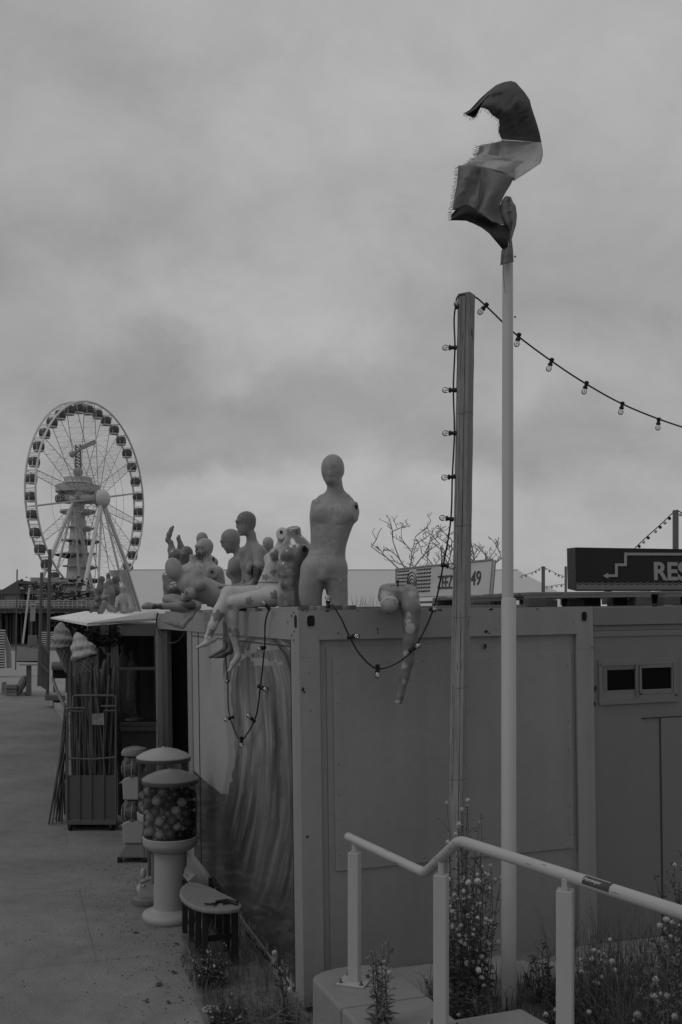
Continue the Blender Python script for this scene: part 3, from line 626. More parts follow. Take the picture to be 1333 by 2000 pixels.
# C head looking down ----------------------------------------------------
b = Body(8.8, .0095); A = axes(-65, 0, 0)
b.loft([(475,1172,.05,21,19),(472,1145,.05,20,19),(469,1125,.03,19,17),(469,1105,.03,22,19),(472,1090,.03,20,14),(474,1083,.03,12,9)], A, 9); b.ell((459,1100,-.02),(10,13,12),A,10)
b.ell((457,1112,-.04),(9,11,11),A,10); b.ell((450,1119,.05),(8,9,10),A,10); b.ell((451,1117,-.05),(2.4,2.4,2.4),A,3)
b.cap((460,1068,0),(470,1088,.02),8,10,7); b.cap((470,1086,.02),(480,1092,-.05),8,9,8)
b.chain([(480,1092,-.06,9.5),(481,1118,-.10,8),(478,1140,-.12,6.5)],4); b.chain([(480,1140,-.1,6.5),(460,1146,-.12,5),(441,1147,-.14,4)],4); b.chain([(441,1147,-.14,4),(433,1146,-.14,3.5)],3)
for i in range(4): b.cap((434,1144+i*1.3,-.15+i*.01),(427,1146+i*1.4,-.16+i*.01),1.7,1.2,1)
b.head((450,1056,0), 46, -80, 22, 0)
man('bald grey mannequin looking down left, behind the one with the tattooed forearm', b=b, base=.22,
    marks=[(437,1144,2.2,'band',.02,0)][:0], parts=[])
# small pale head behind
b = Body(9.6, .011); b.head((525,1064,0), 32, 160, 0, 0); b.cap((525,1075,0),(527,1095,0),7,8,5); b.loft([(530,1180,0,22,14),(530,1130,0,18,13),(528,1095,0,22,12),(528,1086,0,9,8)], axes(160), 6)
man('pale mannequin seen from behind between the spotted white torso and the seated pair', b=b, base=.30)
# D reclining ------------------------------------------------------------
b = Body(9.6, .011); Ad = axes(-60, 0, -62)
b.ell((340,1111,0),(16.5,17,25),axes(-60,0,-36),3); b.cap((348,1122,0),(362,1140,0),10,12,7)
b.chain([(368,1143,0,19),(385,1146,.02,24),(405,1154,.03,23),(425,1164,.03,23),(450,1168,.05,24),(475,1172,.1,24)],8)
b.ell((391,1143,-.12),(12,12,11),None,7); b.ell((372,1162,-.1),(13,12,11),None,7); b.ell((363,1156,-.16),(3,3,3),None,4)
b.cap((372,1134,.0),(386,1120,0),13,11,8); b.ell((396,1102,0),(24,26,8),axes(0,0,28),2,-1)
b.chain([(378,1178,-.18,7),(385,1184,-.22,8),(350,1184,-.24,8.5),(318,1184,-.26,6),(300,1184,-.26,5)],4); b.chain([(300,1184,-.26,5.5),(289,1183,-.26,6.5),(281,1185,-.26,5)],4)
for i in range(4): b.cap((283,1181+i*2,-.27+i*.012),(279,1184+i*1.5,-.28+i*.012),2,1.8,1)
b.chain([(362,1172,-.08,9),(338,1170,-.1,9.5),(325,1170,-.1,8)],5); b.chain([(327,1172,-.12,8),(350,1178,-.16,6)],5)
mk = [(374,1182,10,'dot',.06),(366,1180,8,'dot',.07),(303,1186,6,'dot',.05),(312,1186,6,'dot',.06),(356,1180,4,'fuzzy',.1)]
man('reclining grey mannequin with a smooth egg head and a dark-patched outstretched arm', b=b, base=.245, marks=mk)
b = Body(9.4, .010); b.chain([(382,1188,0,6),(372,1205,-.02,5.5),(362,1216,-.03,5)],4); b.chain([(357,1223,-.03,5.2),(345,1220,-.04,5),(332,1216,-.05,4.2),(321,1213,-.06,2.8)],4)
b.chain([(378,1192,0,5),(355,1193,0,4),(335,1192,0,3)],4); b.chain([(362,1216,-.03,5),(356,1224,-.03,5)],3)
man('loose pale mannequin leg with the foot hanging over the far end of the cabin edge', b=b, base=.27, nm='mannequin')
# E armless torso with open-mouthed head ---------------------------------
b = Body(10.0, .011); A = axes(-40, 0, -14)
b.loft([(425,1180,0,24,18),(422,1150,0,22,17),(416,1130,0,27,19),(413,1115,0,26,16),(408,1105,0,14,11)], A, 8)
b.cap((402,1085,0),(409,1108,0),9,12,7); b.head((398,1072,0), 44, -50, 0, 4); b.cap((412,1110,.1),(416,1094,.12),8,7,8)
b.stub((415,1118,-.15), (.05,-1,.05), 14, 10.5, 12.5, 6)
mk = [(388,1085,8,'fuzzy',.09),(400,1083,7,'fuzzy',.11),(385,1073,3,'dot',.09),(396,1070,3,'dot',.14),(414,1118,9,'fuzzy',.2)]  # dark patches coloured over the eyes and the mouth
man('armless pale mannequin with dark eyes and mouth, behind the reclining one', b=b, base=.29, marks=mk,
    parts=[socket(b, 414.5, 1117, -.153, 2.2, 2.6, (.05, -1, .05)), socket(b, 417.5, 1093, .05, 2, 4.5, (.5, -1, 0))])
b = Body(10.9, .012); b.head((396,1056,0), 34, 170, 0, 0, face=0); b.cap((397,1066,0),(398,1085,0),7,8,5); b.loft([(400,1180,0,22,14),(400,1120,0,20,13),(399,1090,0,24,12),(398,1080,0,9,8)], axes(170), 6)
man('bald mannequin seen from behind, its round head above the dark-eyed face', b=b, base=.25)
# G headless white torso with open neck
b = Body(10.4, .011); A = axes(-20, 0, -3)
b.loft([(374,1182,0,24,16),(374,1150,0,20,14),(376,1125,0,25,17),(377,1108,0,24,14),(378,1100,0,12,9),(379,1083,0,8.5,8)], A, 6); b.cap((360,1114,0),(396,1112,0),9,9,10)
man('pale headless torso with a cut open neck and fine cracks, behind the reclining mannequin', b=b, base=.34, func=lambda X, Z, V, v: v*np.where(np.abs(fbm(X/7, Z/7, 5)-.5) < .02, .6, 1))
# F / I dark heads
b = Body(11.0, .0125); b.head((363,1085,0), 38, -20, 10, 8); b.cap((366,1095,0),(364,1112,0),9,11,6); b.loft([(362,1182,0,20,14),(362,1130,0,22,14),(363,1115,0,22,13),(364,1108,0,9,8)], axes(-20), 6)
man('dark grey mannequin with a large round head tilted left, below the raised feet', b=b, base=.15)
b = Body(10.7, .012); b.head((341,1085,0), 30, -70, 0, 0); b.cap((342,1095,0),(343,1115,0),6,8,6)
b.loft([(343,1182,0,20,15),(343,1155,0,19,15),(343,1135,0,22,15),(342,1122,0,22,12),(342,1112,0,8,8)], axes(-10), 6)
b.ell((338,1150,-.08),(9,9,9),None,6); b.ell((349,1147,-.08),(9,9,9),None,6); b.chain([(325,1126,0,8),(327,1145,-.02,7.5),(326,1170,-.04,6.5)],5)
man('dark shiny female mannequin half hidden at the left end of the roof row', b=b, base=.12, mat=m_gloss)
# H legs in the air
b = Body(11.4, .012)
b.chain([(352,1176,0,17),(346,1130,0,13),(340,1095,0,9.5),(336,1075,0,7.5),(334,1060,0,5)],5); b.chain([(334,1060,0,5),(328,1055,0,4.6),(331,1044,0,5),(335,1034,0,4),(339,1028,0,2.4)],3)
b.chain([(366,1176,.1,17),(360,1130,.1,13),(357,1095,.1,9),(354,1070,.1,6.5),(352,1060,.1,4.5)],5); b.chain([(352,1060,.1,4.5),(349,1052,.1,4),(350,1046,.1,2.8)],3); b.cap((350,1172,.05),(372,1172,.08),17,17,8)
man('upturned mannequin with bare feet pointing straight up, left in the roof row', b=b, base=.17, nm='mannequin')
# L hip form with one leg on the front edge ------------------------------
b = Body(6.5, .0085); A = axes(8)
b.loft([(779,1188,.12,28,20),(779,1172,.11,41,30),(779,1158,.10,40.5,32),(779,1146,.09,37,33)], axes(8,15), 5)
b.cap((760,1172,.02),(761,1183,-.16),19,17,6); b.ell((762,1186,-.31),(30,22,30),axes(0,-4),2,-1)
b.chain([(800,1165,.02,19),(803,1190,-.08,18.5),(803,1222,-.10,15.5),(801,1250,-.10,13),(798,1290,-.09,11),(791,1320,-.08,9.5),(783,1350,-.07,8.5)],6)
b.chain([(783,1350,-.07,8.5),(781,1362,-.08,8),(779,1372,-.08,7)],3); b.ell((779,1384,-.09),(20,20,9),None,2,-1)
mk = [(802,1227,10,'dot',.40),(797,1212,6,'fuzzy',.4),(786,1362,5,'dot',.12),(774,1372,7,'fuzzy',.4),(789,1300,7,'fuzzy',.42),(792,1275,5,'fuzzy',.4),(797,1200,5,'fuzzy',.38),(762,1184,19,'fuzzy',.28),(750,1160,9,'fuzzy',.33),(806,1158,9,'fuzzy',.31),(790,1330,5,'fuzzy',.36)]
def fL(X, Z, V, v):
    v = v; e = np.abs(np.hypot((X-762)/19, (Z-1184)/18)-1) < .1; v = np.where(e & (V[:, 1] < 6.6), .36, v)
    return np.where((Z < 1150) & (V[:, 1] < 6.45), .33, v)
q = MB(); q.tube([b.p(777.5,1146,.1), b.p(777.5,1136,.1)], .006); q.ball(b.p(777.5,1136,.1), .011); q.tube([b.p(777.5+13*math.cos(a), 1143.2, .1+13*6.5/F*math.sin(a)) for a in [6.283*i/20 for i in range(21)]], .0018, 4)
q2 = MB(); q2.prism([Vector(b.p(762+16*math.cos(a), 1185+15*math.sin(a), -.098)) for a in [6.283*i/20 for i in range(20)]], (0, -.003, 0))
man('hip form cut at the waist, one peeling leg hanging down the wall', b=b, base=.17, marks=mk, func=fL, parts=[('waist_rod', q, m_black)])
# cluster on the kiosk roof ----------------------------------------------
GK = 'small mannequins grouped on the kiosk roof'
def seat(lbl, hx, hy, hr, bx, w_, hh, base, limbs, yaw, Y=14, func=None, face=1):
    b = Body(Y, .013); b.head((hx, hy, 0), hr*2.15, yaw, 5, 0, face=face, ears=1); b.cap((hx, hy+hr*.7, 0), (bx, hy+hr*1.6, 0), hr*.45, hr*.55, 4)
    b.loft([(bx, hy+hr+hh, 0, w_*.9, w_*.7), (bx, hy+hr+hh*.6, 0, w_*.75, w_*.55), (bx, hy+hr+hh*.25, 0, w_, w_*.6), (bx, hy+hr*1.1, 0, w_*.6, w_*.45)], axes(yaw), 4)
    for l in limbs: b.chain(l, 3)
    return man(lbl, GK, b=b, base=base, func=func)
seat('dark mannequin with folded legs at the left of the kiosk roof group', 198, 1133, 8, 196, 11, 44, .13, [[(188,1152,-.1,4),(190,1172,-.15,4),(203,1160,-.2,3)],[(192,1190,-.1,6),(183,1186,-.2,5),(178,1195,-.2,3)],[(200,1190,-.1,6),(207,1172,-.3,5),(194,1196,-.3,4)]], -50)
seat('mannequin with its chin raised, second from the left on the kiosk roof', 213, 1138, 8, 216, 11, 42, .20, [[(206,1153,-.1,4),(202,1168,-.2,4),(214,1164,-.25,3)],[(216,1190,-.1,6),(204,1178,-.3,5),(199,1196,-.3,4)],[(222,1190,-.1,6),(214,1186,-.3,5),(226,1194,-.35,4)]], -30, 13.7)
seat('small dark head peeping out at the back of the kiosk roof group', 212, 1125, 6, 214, 9, 55, .12, [[(206,1142,0,4),(205,1160,-.1,3)]], 20, 14.6)
seat('mannequin with a large dark round head at the middle back of the kiosk roof group', 227, 1133, 9, 226, 12, 46, .13, [[(218,1150,-.1,4),(217,1180,-.2,4)],[(236,1150,-.1,4),(240,1168,-.2,4)],[(226,1190,-.1,7),(238,1180,-.4,5)]], 150, 14.2)
seat('pale mannequin seen from behind with a round head, right front of the kiosk roof group', 242, 1151, 8, 242, 13, 36, .31, [[(230,1168,0,4),(227,1186,-.1,3.5)],[(254,1168,0,4),(256,1188,-.1,3.5)],[(242,1188,.1,11),(258,1190,.2,7)]], 175, 13.5)
q = MB()
for i in range(8):
    t0, t1 = i/8, (i+1)/8; f_ = lambda t, s: P(234+17*t, 1113-t*1, 15+.12*math.sin(t*25)) if s else P(252+25*t, 1194, 15+.15*math.sin(t*25))
    q.add([f_(t0,1), f_(t1,1), f_(t1,0), f_(t0,0)], [(0,1,2,3)])
tag(build('folded_tarp', q, M('pale_canvas', .52, .8, .08, 3, .1, 20, trans=.3), solid=.01), 'pale pleated canvas hanging slanted behind the kiosk roof figures', 'canvas')
q = MB(); q.lathe([(.06, 0), (.075, .09), (.068, .09), (.055, .01)], P(225, 1126, 14.9), 20); tag(build('pot', q, M('grey_plastic', .3), smooth=True), 'upturned grey pot behind the round heads on the kiosk roof', 'pot')
# ================================================================ flagpole, flag, post
m_white = M('white_painted_metal', .46, .45, .06, 2, .05, 30, streak=.10)
m_rail = M('pale_powder_coat', .38, .42, .06, 2.5, .06, 40, streak=.10)
fp = thing('flagpole', 'tall white two-tier flagpole standing in front of the cabins', 'flagpole', (1.012, 6.02, .2))
def PP(px, py): return P(px, py, 6.02)
q = MB(); zj = PP(0, 1168).z; q.lathe([(.046, .2), (.0455, 1), (.0445, zj-.012), (.040, zj), (.001, zj)], (1.006, 6.02, 0), 32); build('lower_tube', q, m_white, fp, smooth=True)
q = MB(); q.lathe([(.0345, zj-.01), (.034, 3.6), (.0315, 4.7), (.0, 4.705)], (1.000, 6.02, 0), 28); build('upper_tube', q, m_white, fp, smooth=True)
q = MB()
for py, px in ((501, 1006.5), (619, 1006.5)): q.ball(PP(px, py), .006)
q.ball(PP(985, 632)+Vector((0,-.01,0)), .005); build('cleat', q, m_black, fp)
# flag : woven cloth, each stripe its own mesh
m_f1 = M('flag_dark', .12, .9, .12, 5, .15, 60, trans=.25); m_f2 = M('flag_pale', .58, .9, .06, 5, .12, 60, trans=.35); m_f3 = M('flag_mid', .28, .9, .12, 6, .15, 60, trans=.35)
fl = thing('flag', 'torn three-striped flag wrapped round the top of the flagpole by the wind', 'flag', (1.0, 5.95, 4.2))
def fz(x, y, dy): return P(860+x*.2, 140+y*.2, 6.02+dy)
def curve(pts, n):
    pts = np.array(pts, float); d = np.r_[0, np.cumsum(np.hypot(*np.diff(pts[:, :2], axis=0).T))]; t = np.linspace(0, d[-1], n)
    return np.stack([np.interp(t, d, pts[:, i]) for i in range(pts.shape[1])], 1)
def ruled(a, b, dyf, n=40, m=14):
    A_ = curve(a, n); B_ = curve(b, n); q = MB()
    def f(u, v):
        i = min(int(round(u*(n-1))), n-1); x, y = A_[i]*(1-v)+B_[i]*v; cr = .060*(fbm(np.array([x*.010+y*.004+9]), np.array([y*.004+9]), 6)[0]-.5)+.018*(fbm(np.array([x*.012+5]), np.array([y*.03+x*.012+5]), 16)[0]-.5); return fz(x, y, dyf(u, v)+cr*min(1, 6*v*(1-v)+.25))
    q.grid(f, n-1, m); return q
q = ruled([(242,402),(290,375),(390,265),(460,200),(550,130),(620,103),(690,90),(740,105),(770,140),(820,195),(875,275),(890,340),(940,490),(970,590),(990,690)],
          [(262,425),(300,440),(325,455),(350,440),(372,400),(390,350),(430,355),(470,375),(510,425),(545,445),(575,470),(580,520),(572,580),(590,640),(608,662)], lambda u, v: -.05+.06*math.sin(u*7+v*1.5)-.05*math.sin(3.1*v)+.03*math.sin(v*11+u*4)*(1-u), 60, 18)
build('dark_stripe', q, m_f1, fl, smooth=True, solid=.0015)
q = ruled([(388,722),(375,770),(345,840),(262,922)], [(606,678),(606,760),(604,850),(560,965)], lambda u, v: .03+.03*math.sin(v*9+u*3), 24, 18)
q2 = ruled([(604,668),(604,760),(602,860),(590,968),(720,1066)], [(988,690),(1004,775),(1003,820),(985,892),(728,1064)], lambda u, v: -.05+.04*math.sin(v*4+1)-.05*v*u+.05*abs(u-.62)*2, 30, 18)
q.add(q2.v, q2.f); q3 = ruled([(262,922),(400,925),(600,975),(722,1060)],[(340,870),(500,868),(760,862),(985,885)], lambda u, v: -.06+.02*math.sin(u*8)+.02*v, 24, 8); q.add(q3.v, q3.f)
q2 = ruled([(250,905),(300,930),(480,960),(600,1000),(724,1062)],[(420,800),(600,830),(760,870),(860,885),(985,888)], lambda u, v: .0, 14, 6); q.add(q2.v, q2.f)
build('pale_stripe', q, m_f2, fl, smooth=True, solid=.0015)
q = ruled([(180,915),(172,1000),(165,1100),(140,1220),(120,1350)], [(400,925),(395,1040),(380,1180),(380,1300),(352,1370)], lambda u, v: -.12+.02*math.sin(v*8+u*5), 24, 14)
q2 = ruled([(398,924),(394,1040),(379,1180),(379,1300),(352,1370),(500,1470)], [(720,1034),(690,1100),(630,1200),(585,1290),(590,1400),(650,1500)], lambda u, v: -.12+.05*v*v+.015*math.sin(v*7+u*4), 30, 14); q.add(q2.v, q2.f)
q2 = ruled([(642,1212),(600,1262),(582,1320),(592,1400),(640,1500),(680,1560),(668,1700),(600,1740),(588,1890)], [(690,1222),(712,1275),(738,1310),(750,1400),(742,1500),(722,1560),(700,1640),(712,1740),(718,1858)], lambda u, v: -.085-.045*math.sin(v*3.1)+.012*math.sin(v*13+u*5), 40, 12); q.add(q2.v, q2.f)
build('mid_stripe', q, m_f3, fl, smooth=True, solid=.0015)
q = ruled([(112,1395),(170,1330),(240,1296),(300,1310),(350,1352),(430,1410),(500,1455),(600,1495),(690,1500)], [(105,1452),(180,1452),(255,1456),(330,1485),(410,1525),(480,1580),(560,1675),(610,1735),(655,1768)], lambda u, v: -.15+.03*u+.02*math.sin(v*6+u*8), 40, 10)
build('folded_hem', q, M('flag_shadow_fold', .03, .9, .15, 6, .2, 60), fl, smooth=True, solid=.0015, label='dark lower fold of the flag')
q = MB(); rr = random.Random(3)
def fringe(pts, n, L, dirx, diry, dy):
    c_ = curve(pts, n)
    for x, y in c_:
        l = L*rr.uniform(.4, 1.1); a = rr.uniform(-.5, .5); x += rr.uniform(-6, 6); y += rr.uniform(-6, 6)
        p0 = fz(x, y, dy); p1 = fz(x+dirx*l*.5, y+diry*l*.5+a*l*.3, dy-.005); p2 = fz(x+dirx*l+a*10, y+diry*l+a*l*.8, dy-.01); q.tube([p0, p1, p2], .0009, 3, False)
fringe([(388,722),(345,840),(262,922)], 46, 60, -.8, .1, .03); fringe([(175,920),(165,1100),(120,1350),(105,1450)], 80, 45, -.9, .35, -.12)
fringe([(262,425),(325,455),(372,400),(430,355),(545,445),(575,470),(572,580),(605,655)], 70, 38, -.2, .8, -.03); fringe([(600,678),(540,700),(390,722)], 30, 22, -.4, -.5, .03); fringe([(240,400),(262,425)], 10, 30, -.8, .5, -.03)
tag(build('frayed_threads', q, m_f1, fl), kind='stuff')
q = MB(); q.tube([PP(981,519)+Vector((0,-.05,0)), PP(980.5,535)+Vector((0,-.05,0)), PP(983.5,560)+Vector((0,-.04,0)), PP(985,575)+Vector((0,-.036,0))], .0012, 4); build('halyard', q, m_black, fl)
# wooden post -----------------------------------------------------------
m_post = M('weathered_post_wood', .26, .9, .55, 4, .9, 10, stretch=(7, 7, .4))
q = MB(); NS = 40
def postpt(px, py, a, w_):
    c = P(px, py, 6.3); return c
def pc(t, i, grow=1.0):
    py = 575+(1945-575)*t; px = 911.5-22*t; c = P(px, py, 6.3); hw = (.040+.006*t)*grow; a = R_(-32)+.02*math.sin(t*9)
    return c+Vector((math.cos(a+i*math.pi/2+math.pi/4), math.sin(a+i*math.pi/2+math.pi/4), 0))*hw*1.414
rw = random.Random(2)
for k in range(NS+1):
    for i in range(4):
        p0, p1 = pc(k/NS, i), pc(k/NS, i+1)
        for s_ in range(4): q.v.append(p0.lerp(p1, s_/4)+Vector((rw.uniform(-1, 1)*.0012, rw.uniform(-1, 1)*.0012, 0)))
q.f = [(k*16+i, k*16+(i+1) % 16, (k+1)*16+(i+1) % 16, (k+1)*16+i) for k in range(NS) for i in range(16)]+[tuple(range(16)), tuple(range(NS*16, NS*16+16))[::-1]]
wp = thing('wooden_post', 'weathered square timber post carrying the string lights in front of the cabin', 'post', P(889, 1945, 6.3))
build('timber', q, m_post, wp)
q = MB(); pts = []
for k in range(60):
    t = k/59; a = pc(t, 3); b_ = pc(t, 2); c_ = a.lerp(b_, .25+.12*math.sin(t*5)+.03*math.sin(t*31)); pts.append(c_)
vis = sorted([(pc(.5, i).y, i) for i in range(4)])
i0 = vis[0][1]     # nearest edge
for off, th in ((.72, .0022), (.30, .0012), (.12, .001)):
    pts = []
    for k in range(70):
        t = k/69; a = pc(t, i0, 1.004); b_ = pc(t, i0-1, 1.004); pts.append(a.lerp(b_, 1-off+.05*math.sin(t*6+off*9)+.012*math.sin(t*37)))
    q.tube(pts, [th*(.4+.6*abs(math.sin(k*.21+off*5))) for k in range(70)], 4)
for k in range(26):
    t = rw.uniform(.02, .98); side = rw.choice((1, -1)); a = pc(t, i0, 1.003); b_ = pc(t, i0+side, 1.003); c_ = a.lerp(b_, rw.uniform(.1, .9)); L2 = rw.uniform(.02, .09)
    q.tube([c_, c_+Vector((rw.uniform(-.003, .003), 0, -L2/2)), c_+Vector((0, 0, -L2))], [.0004, .0014, .0004], 4)
for t in (.17, .33, .46, .56, .69, .83):
    a = pc(t, i0, 1.003); b_ = pc(t, i0-1, 1.003); c_ = pc(t, i0+1, 1.003); q.tube([c_, a.lerp(c_, .5)+Vector((0,0,.006)), a, a.lerp(b_, .5)+Vector((0,0,-.006)), b_.lerp(a, .1)], .0011, 4)
build('cracks', q, M('deep_crack', .03, .95, .2, 9), wp)
# ================================================================ string lights
m_cable = M('black_cable', .015, .5, .1, 10); m_bulb = glassmat('clear_bulb_glass', .97, .22)
def lamp(par, c, d, s=1.0):
    d = Vector(d).normalized(); R3 = d.to_track_quat('Z', 'Y').to_matrix().to_4x3().to_4x4() if False else d.to_track_quat('Z', 'Y').to_matrix().to_4x4()
    c = Vector(c); q = MB(); q.lathe([(.011*s,-.018*s),(.017*s,-.013*s),(.017*s,.0),(.0135*s,.004*s),(.0135*s,.024*s),(.0195*s,.028*s),(.0195*s,.038*s),(.014*s,.040*s)], c, 10, R3)
    h = build('lamp_holder', q, m_cable, par, smooth=True)
    q = MB(); q.lathe([(.010*s,.036*s),(.014*s,.044*s),(.0205*s,.056*s),(.0225*s,.066*s),(.019*s,.079*s),(.010*s,.087*s),(.0001,.089*s)], c, 12, R3)
    WM[h.name] = WM[par.name]; b_ = build('bulb', q, m_bulb, h, smooth=True)
    q = MB(); q.lathe([(.004*s,.036*s),(.003*s,.056*s),(.007*s,.062*s),(.001,.066*s)], c, 6, R3); build('filament_stem', q, MATS['cream'] if 'cream' in MATS else M('cream', .6, .5), h)
def strl(label, pts, lamps, r=.0058, Mt=None, s=.86):
    t = thing('string_lights', label, 'string lights', pts[0], 'strings of bare bulbs'); q = MB(); q.tube(pts, r, 6); build('cable', q, Mt or m_cable, t, smooth=True)
    for c, d in lamps: lamp(t, c, d, s)
    return t
def spl(px, n=8):      # smooth (px,py,Y) control points
    c = np.array(px, float); d = np.r_[0, np.cumsum(np.hypot(np.diff(c[:, 0]), np.diff(c[:, 1])))]; m = np.stack([np.gradient(c[:, i], d) for i in range(3)], 1); o = []
    for i in range(len(c)-1):
        h = d[i+1]-d[i]
        for j in range(n):
            u = j/n; o.append((2*u**3-3*u**2+1)*c[i]+(u**3-2*u**2+u)*h*m[i]+(-2*u**3+3*u**2)*c[i+1]+(u**3-u**2)*h*m[i+1])
    o.append(c[-1]); return [P(*k) for k in o]
def LP(px, py, Y, dx, dy, dz=0): return (P(px, py, Y), (dx, dz, -dy))
strl('string of bulbs sloping right from the wooden post top, behind the flagpole',
     spl([(912,573,6.3),(930,581,6.32),(952,600,6.33),(1000,646,6.38),(1076,704,6.5),(1144,749,6.7),(1214,788,6.9),(1286,818,7.1),(1345,838,7.3),(1500,880,7.8)]),
     [LP(950,596,6.33,-.75,.85),LP(1014,655,6.4,-.25,1),LP(1078,704,6.5,-.35,1),LP(1146,749,6.7,-.3,1),LP(1216,789,6.9,-.2,1),LP(1287,820,7.1,-.1,1)])
strl('string of bulbs running down the wooden post and drooping across the end wall',
     spl([(908,575,6.24),(896,578,6.2),(890,600,6.22),(889,680,6.2),(886,760,6.2),(888,845,6.2),(884,930,6.2),(881,1014,6.2),(866,1105,6.22),(846,1192,6.3),(830,1230,6.32),(806,1270,6.34),(770,1298,6.36),(738,1306,6.38),(705,1280,6.4),(683,1243,6.42),(662,1200,6.44),(648,1182,6.5),(640,1187,6.6)]),
     [(P(893,599,6.2),(-.15,-1,0)),LP(888,679,6.2,-1,0),LP(888,762,6.2,-1,0),LP(888,846,6.2,-1,0),LP(886,931,6.2,-1,.1),LP(882,1014,6.2,-1,-.15),LP(866,1104,6.22,1,.15),(P(843,1190,6.28),(.3,-1,0)),LP(803,1270,6.33,.8,-.5),LP(738,1302,6.37,0,1),(P(683,1244,6.42),(.8,-.5,.1)),LP(641,1184,6.55,0,-1)])
sL = lambda px, py, off=-.03: (px, py, C_(off, onL(px, py, off)[0], onL(px, py, off)[1]).y)
strl('string of bulbs hanging in a V over the wave mural below the seated mannequins',
     spl([sL(528,1188),sL(524,1196),sL(517,1265),sL(509,1341),sL(497,1408),sL(484,1432),sL(472,1446),sL(458,1425),sL(450,1402),sL(445,1330),sL(441,1280),sL(438,1200),sL(436,1188)]),
     [(P(*sL(525,1188)),(-.6,-.4,.7)),(P(*sL(516,1265,-.04)),(-.5,-.8,-.1)),(P(*sL(507,1341,-.04)),(.9,-.5,-.3)),(P(*sL(496,1408,-.04)),(-.7,-.2,.8)),(P(*sL(472,1442,-.04)),(0,0,-1)),(P(*sL(454,1401,-.04)),(-.9,-.5,-.3)),(P(*sL(446,1330,-.04)),(0,-1,0))])
strl('loose black cable drooping from the awning into the cabin doorway', spl([sL(309,1197),sL(306,1215),sL(313,1240),sL(330,1256),sL(345,1254),sL(361,1238)]), [], r=.009)
q = MB(); e_ = P(1500,880,7.8); q.beam(Vector((e_.x+.03,e_.y,0)), e_+Vector((.03,0,.05)), .09, .09, (0,1,0)); tag(build('wooden_post', q, m_post), 'far end post of the bulb string, beyond the right picture edge', 'post')
# ================================================================ handrail
hr = thing('handrail', 'pale tubular handrail with a kink, on three square posts beside the steps', 'handrail', (.3, 5, .5))
A0 = P(680,1634,5.65); A1 = Vector((.405,4.84,CZ-1.26)); B1 = Vector((.507,4.3,CZ-.98)); E1 = B1+(Vector((1.30,2.97,CZ-.985))-B1)*1.9
ctr = []
def fil(p0, p1, p2, r=.05):
    a = p1+(p0-p1).normalized()*r; b = p1+(p2-p1).normalized()*r
    return [(a*(1-t)*(1-t)+p1*2*t*(1-t)+b*t*t) for t in [i/6 for i in range(7)]]
pts = [A0]+fil(A0, A1, B1)+fil(A1, B1, E1)+[E1]
q = MB(); q.tube(pts, .0235, 20); build('tube', q, m_rail, hr, smooth=True)
def rpost(c, ztop, zrail, zbase, w_=.06, plate=True):
    q = MB(); R3 = Matrix.Translation(c) @ Matrix.Rotation(R_(-20), 4, 'Z'); q.box((-w_/2,-w_/2,zbase-c.z),(w_/2,w_/2,ztop-c.z), R3)
    p = build('rail_post', q, m_rail, hr, bevel=.003); WM[p.name] = WM[hr.name]
    q = MB(); q.box((-.011,-.016,ztop-c.z-.001),(.011,.016,zrail-c.z-.01), R3); build('stem', q, m_rail, p, bevel=.002)
    if plate:
        q = MB(); q.box((-.08,-.08,zbase-c.z),(.08,.08,zbase-c.z+.012), R3); build('base_plate', q, m_rail, p, bevel=.003)
        q = MB()
        for i in (-1,1):
            for j in (-1,1): q.lathe([(.011,zbase-c.z+.012),(.011,zbase-c.z+.02),(.006,zbase-c.z+.022),(.006,zbase-c.z+.034),(.0001,zbase-c.z+.035)], Vector((0,0,0)), 6, R3 @ Matrix.Translation((i*.06,j*.06,0)) )
        build('bolts', q, m_woodd, p)
rpost(Vector((.075,5.58,0)), CZ-1.335, CZ-1.25, .54)
rpost(Vector((.456,4.57,0)), CZ-1.196, CZ-1.115, .68)
rpost(Vector((.833,3.73,0)), CZ-1.032, CZ-.98, .85)
rpost(Vector(((B1.lerp(E1,.93)).x,(B1.lerp(E1,.93)).y,0)), CZ-1.04, CZ-.99, .85)
# scuffs, chips and weld beads on the rail
for i_ in range(16):
    t_ = rw.random(); sg_ = rw.choice((0,1,2)); a_s = (A0,A1,B1)[sg_]; b_s = (A1,B1,E1)[sg_]; dd_ = (b_s-a_s).normalized(); c_s = a_s.lerp(b_s, .06+.88*t_); nn_ = Vector((rw.uniform(-.6,.6),-1,rw.uniform(-.2,1.2))); nn_ = (nn_-dd_*nn_.dot(dd_)).normalized(); q = MB(); uu_ = nn_.cross(dd_); L_s = rw.uniform(.003,.02); w_s = rw.uniform(.0008,.0025)
    q.prism([c_s+nn_*.0229+dd_*(L_s*math.cos(k_))+uu_*(w_s*math.sin(k_)*rw.uniform(.6,1.2)) for k_ in [6.283*j_/7 for j_ in range(7)]], nn_*.0012); build('paint_chip', q, m_rust, hr)
for c_s, d_s in ((A1,(A1-A0)),(B1,(B1-A1)),(A0,(A1-A0))):
    q = MB(); d_s = d_s.normalized(); o_s = c_s-d_s*.055 if c_s is not A0 else c_s+d_s*.004; q.tube([o_s-d_s*.002,o_s,o_s+d_s*.002], [.0236,.0246,.0236], 20, False); build('weld_bead', q, m_rail, hr, smooth=True)
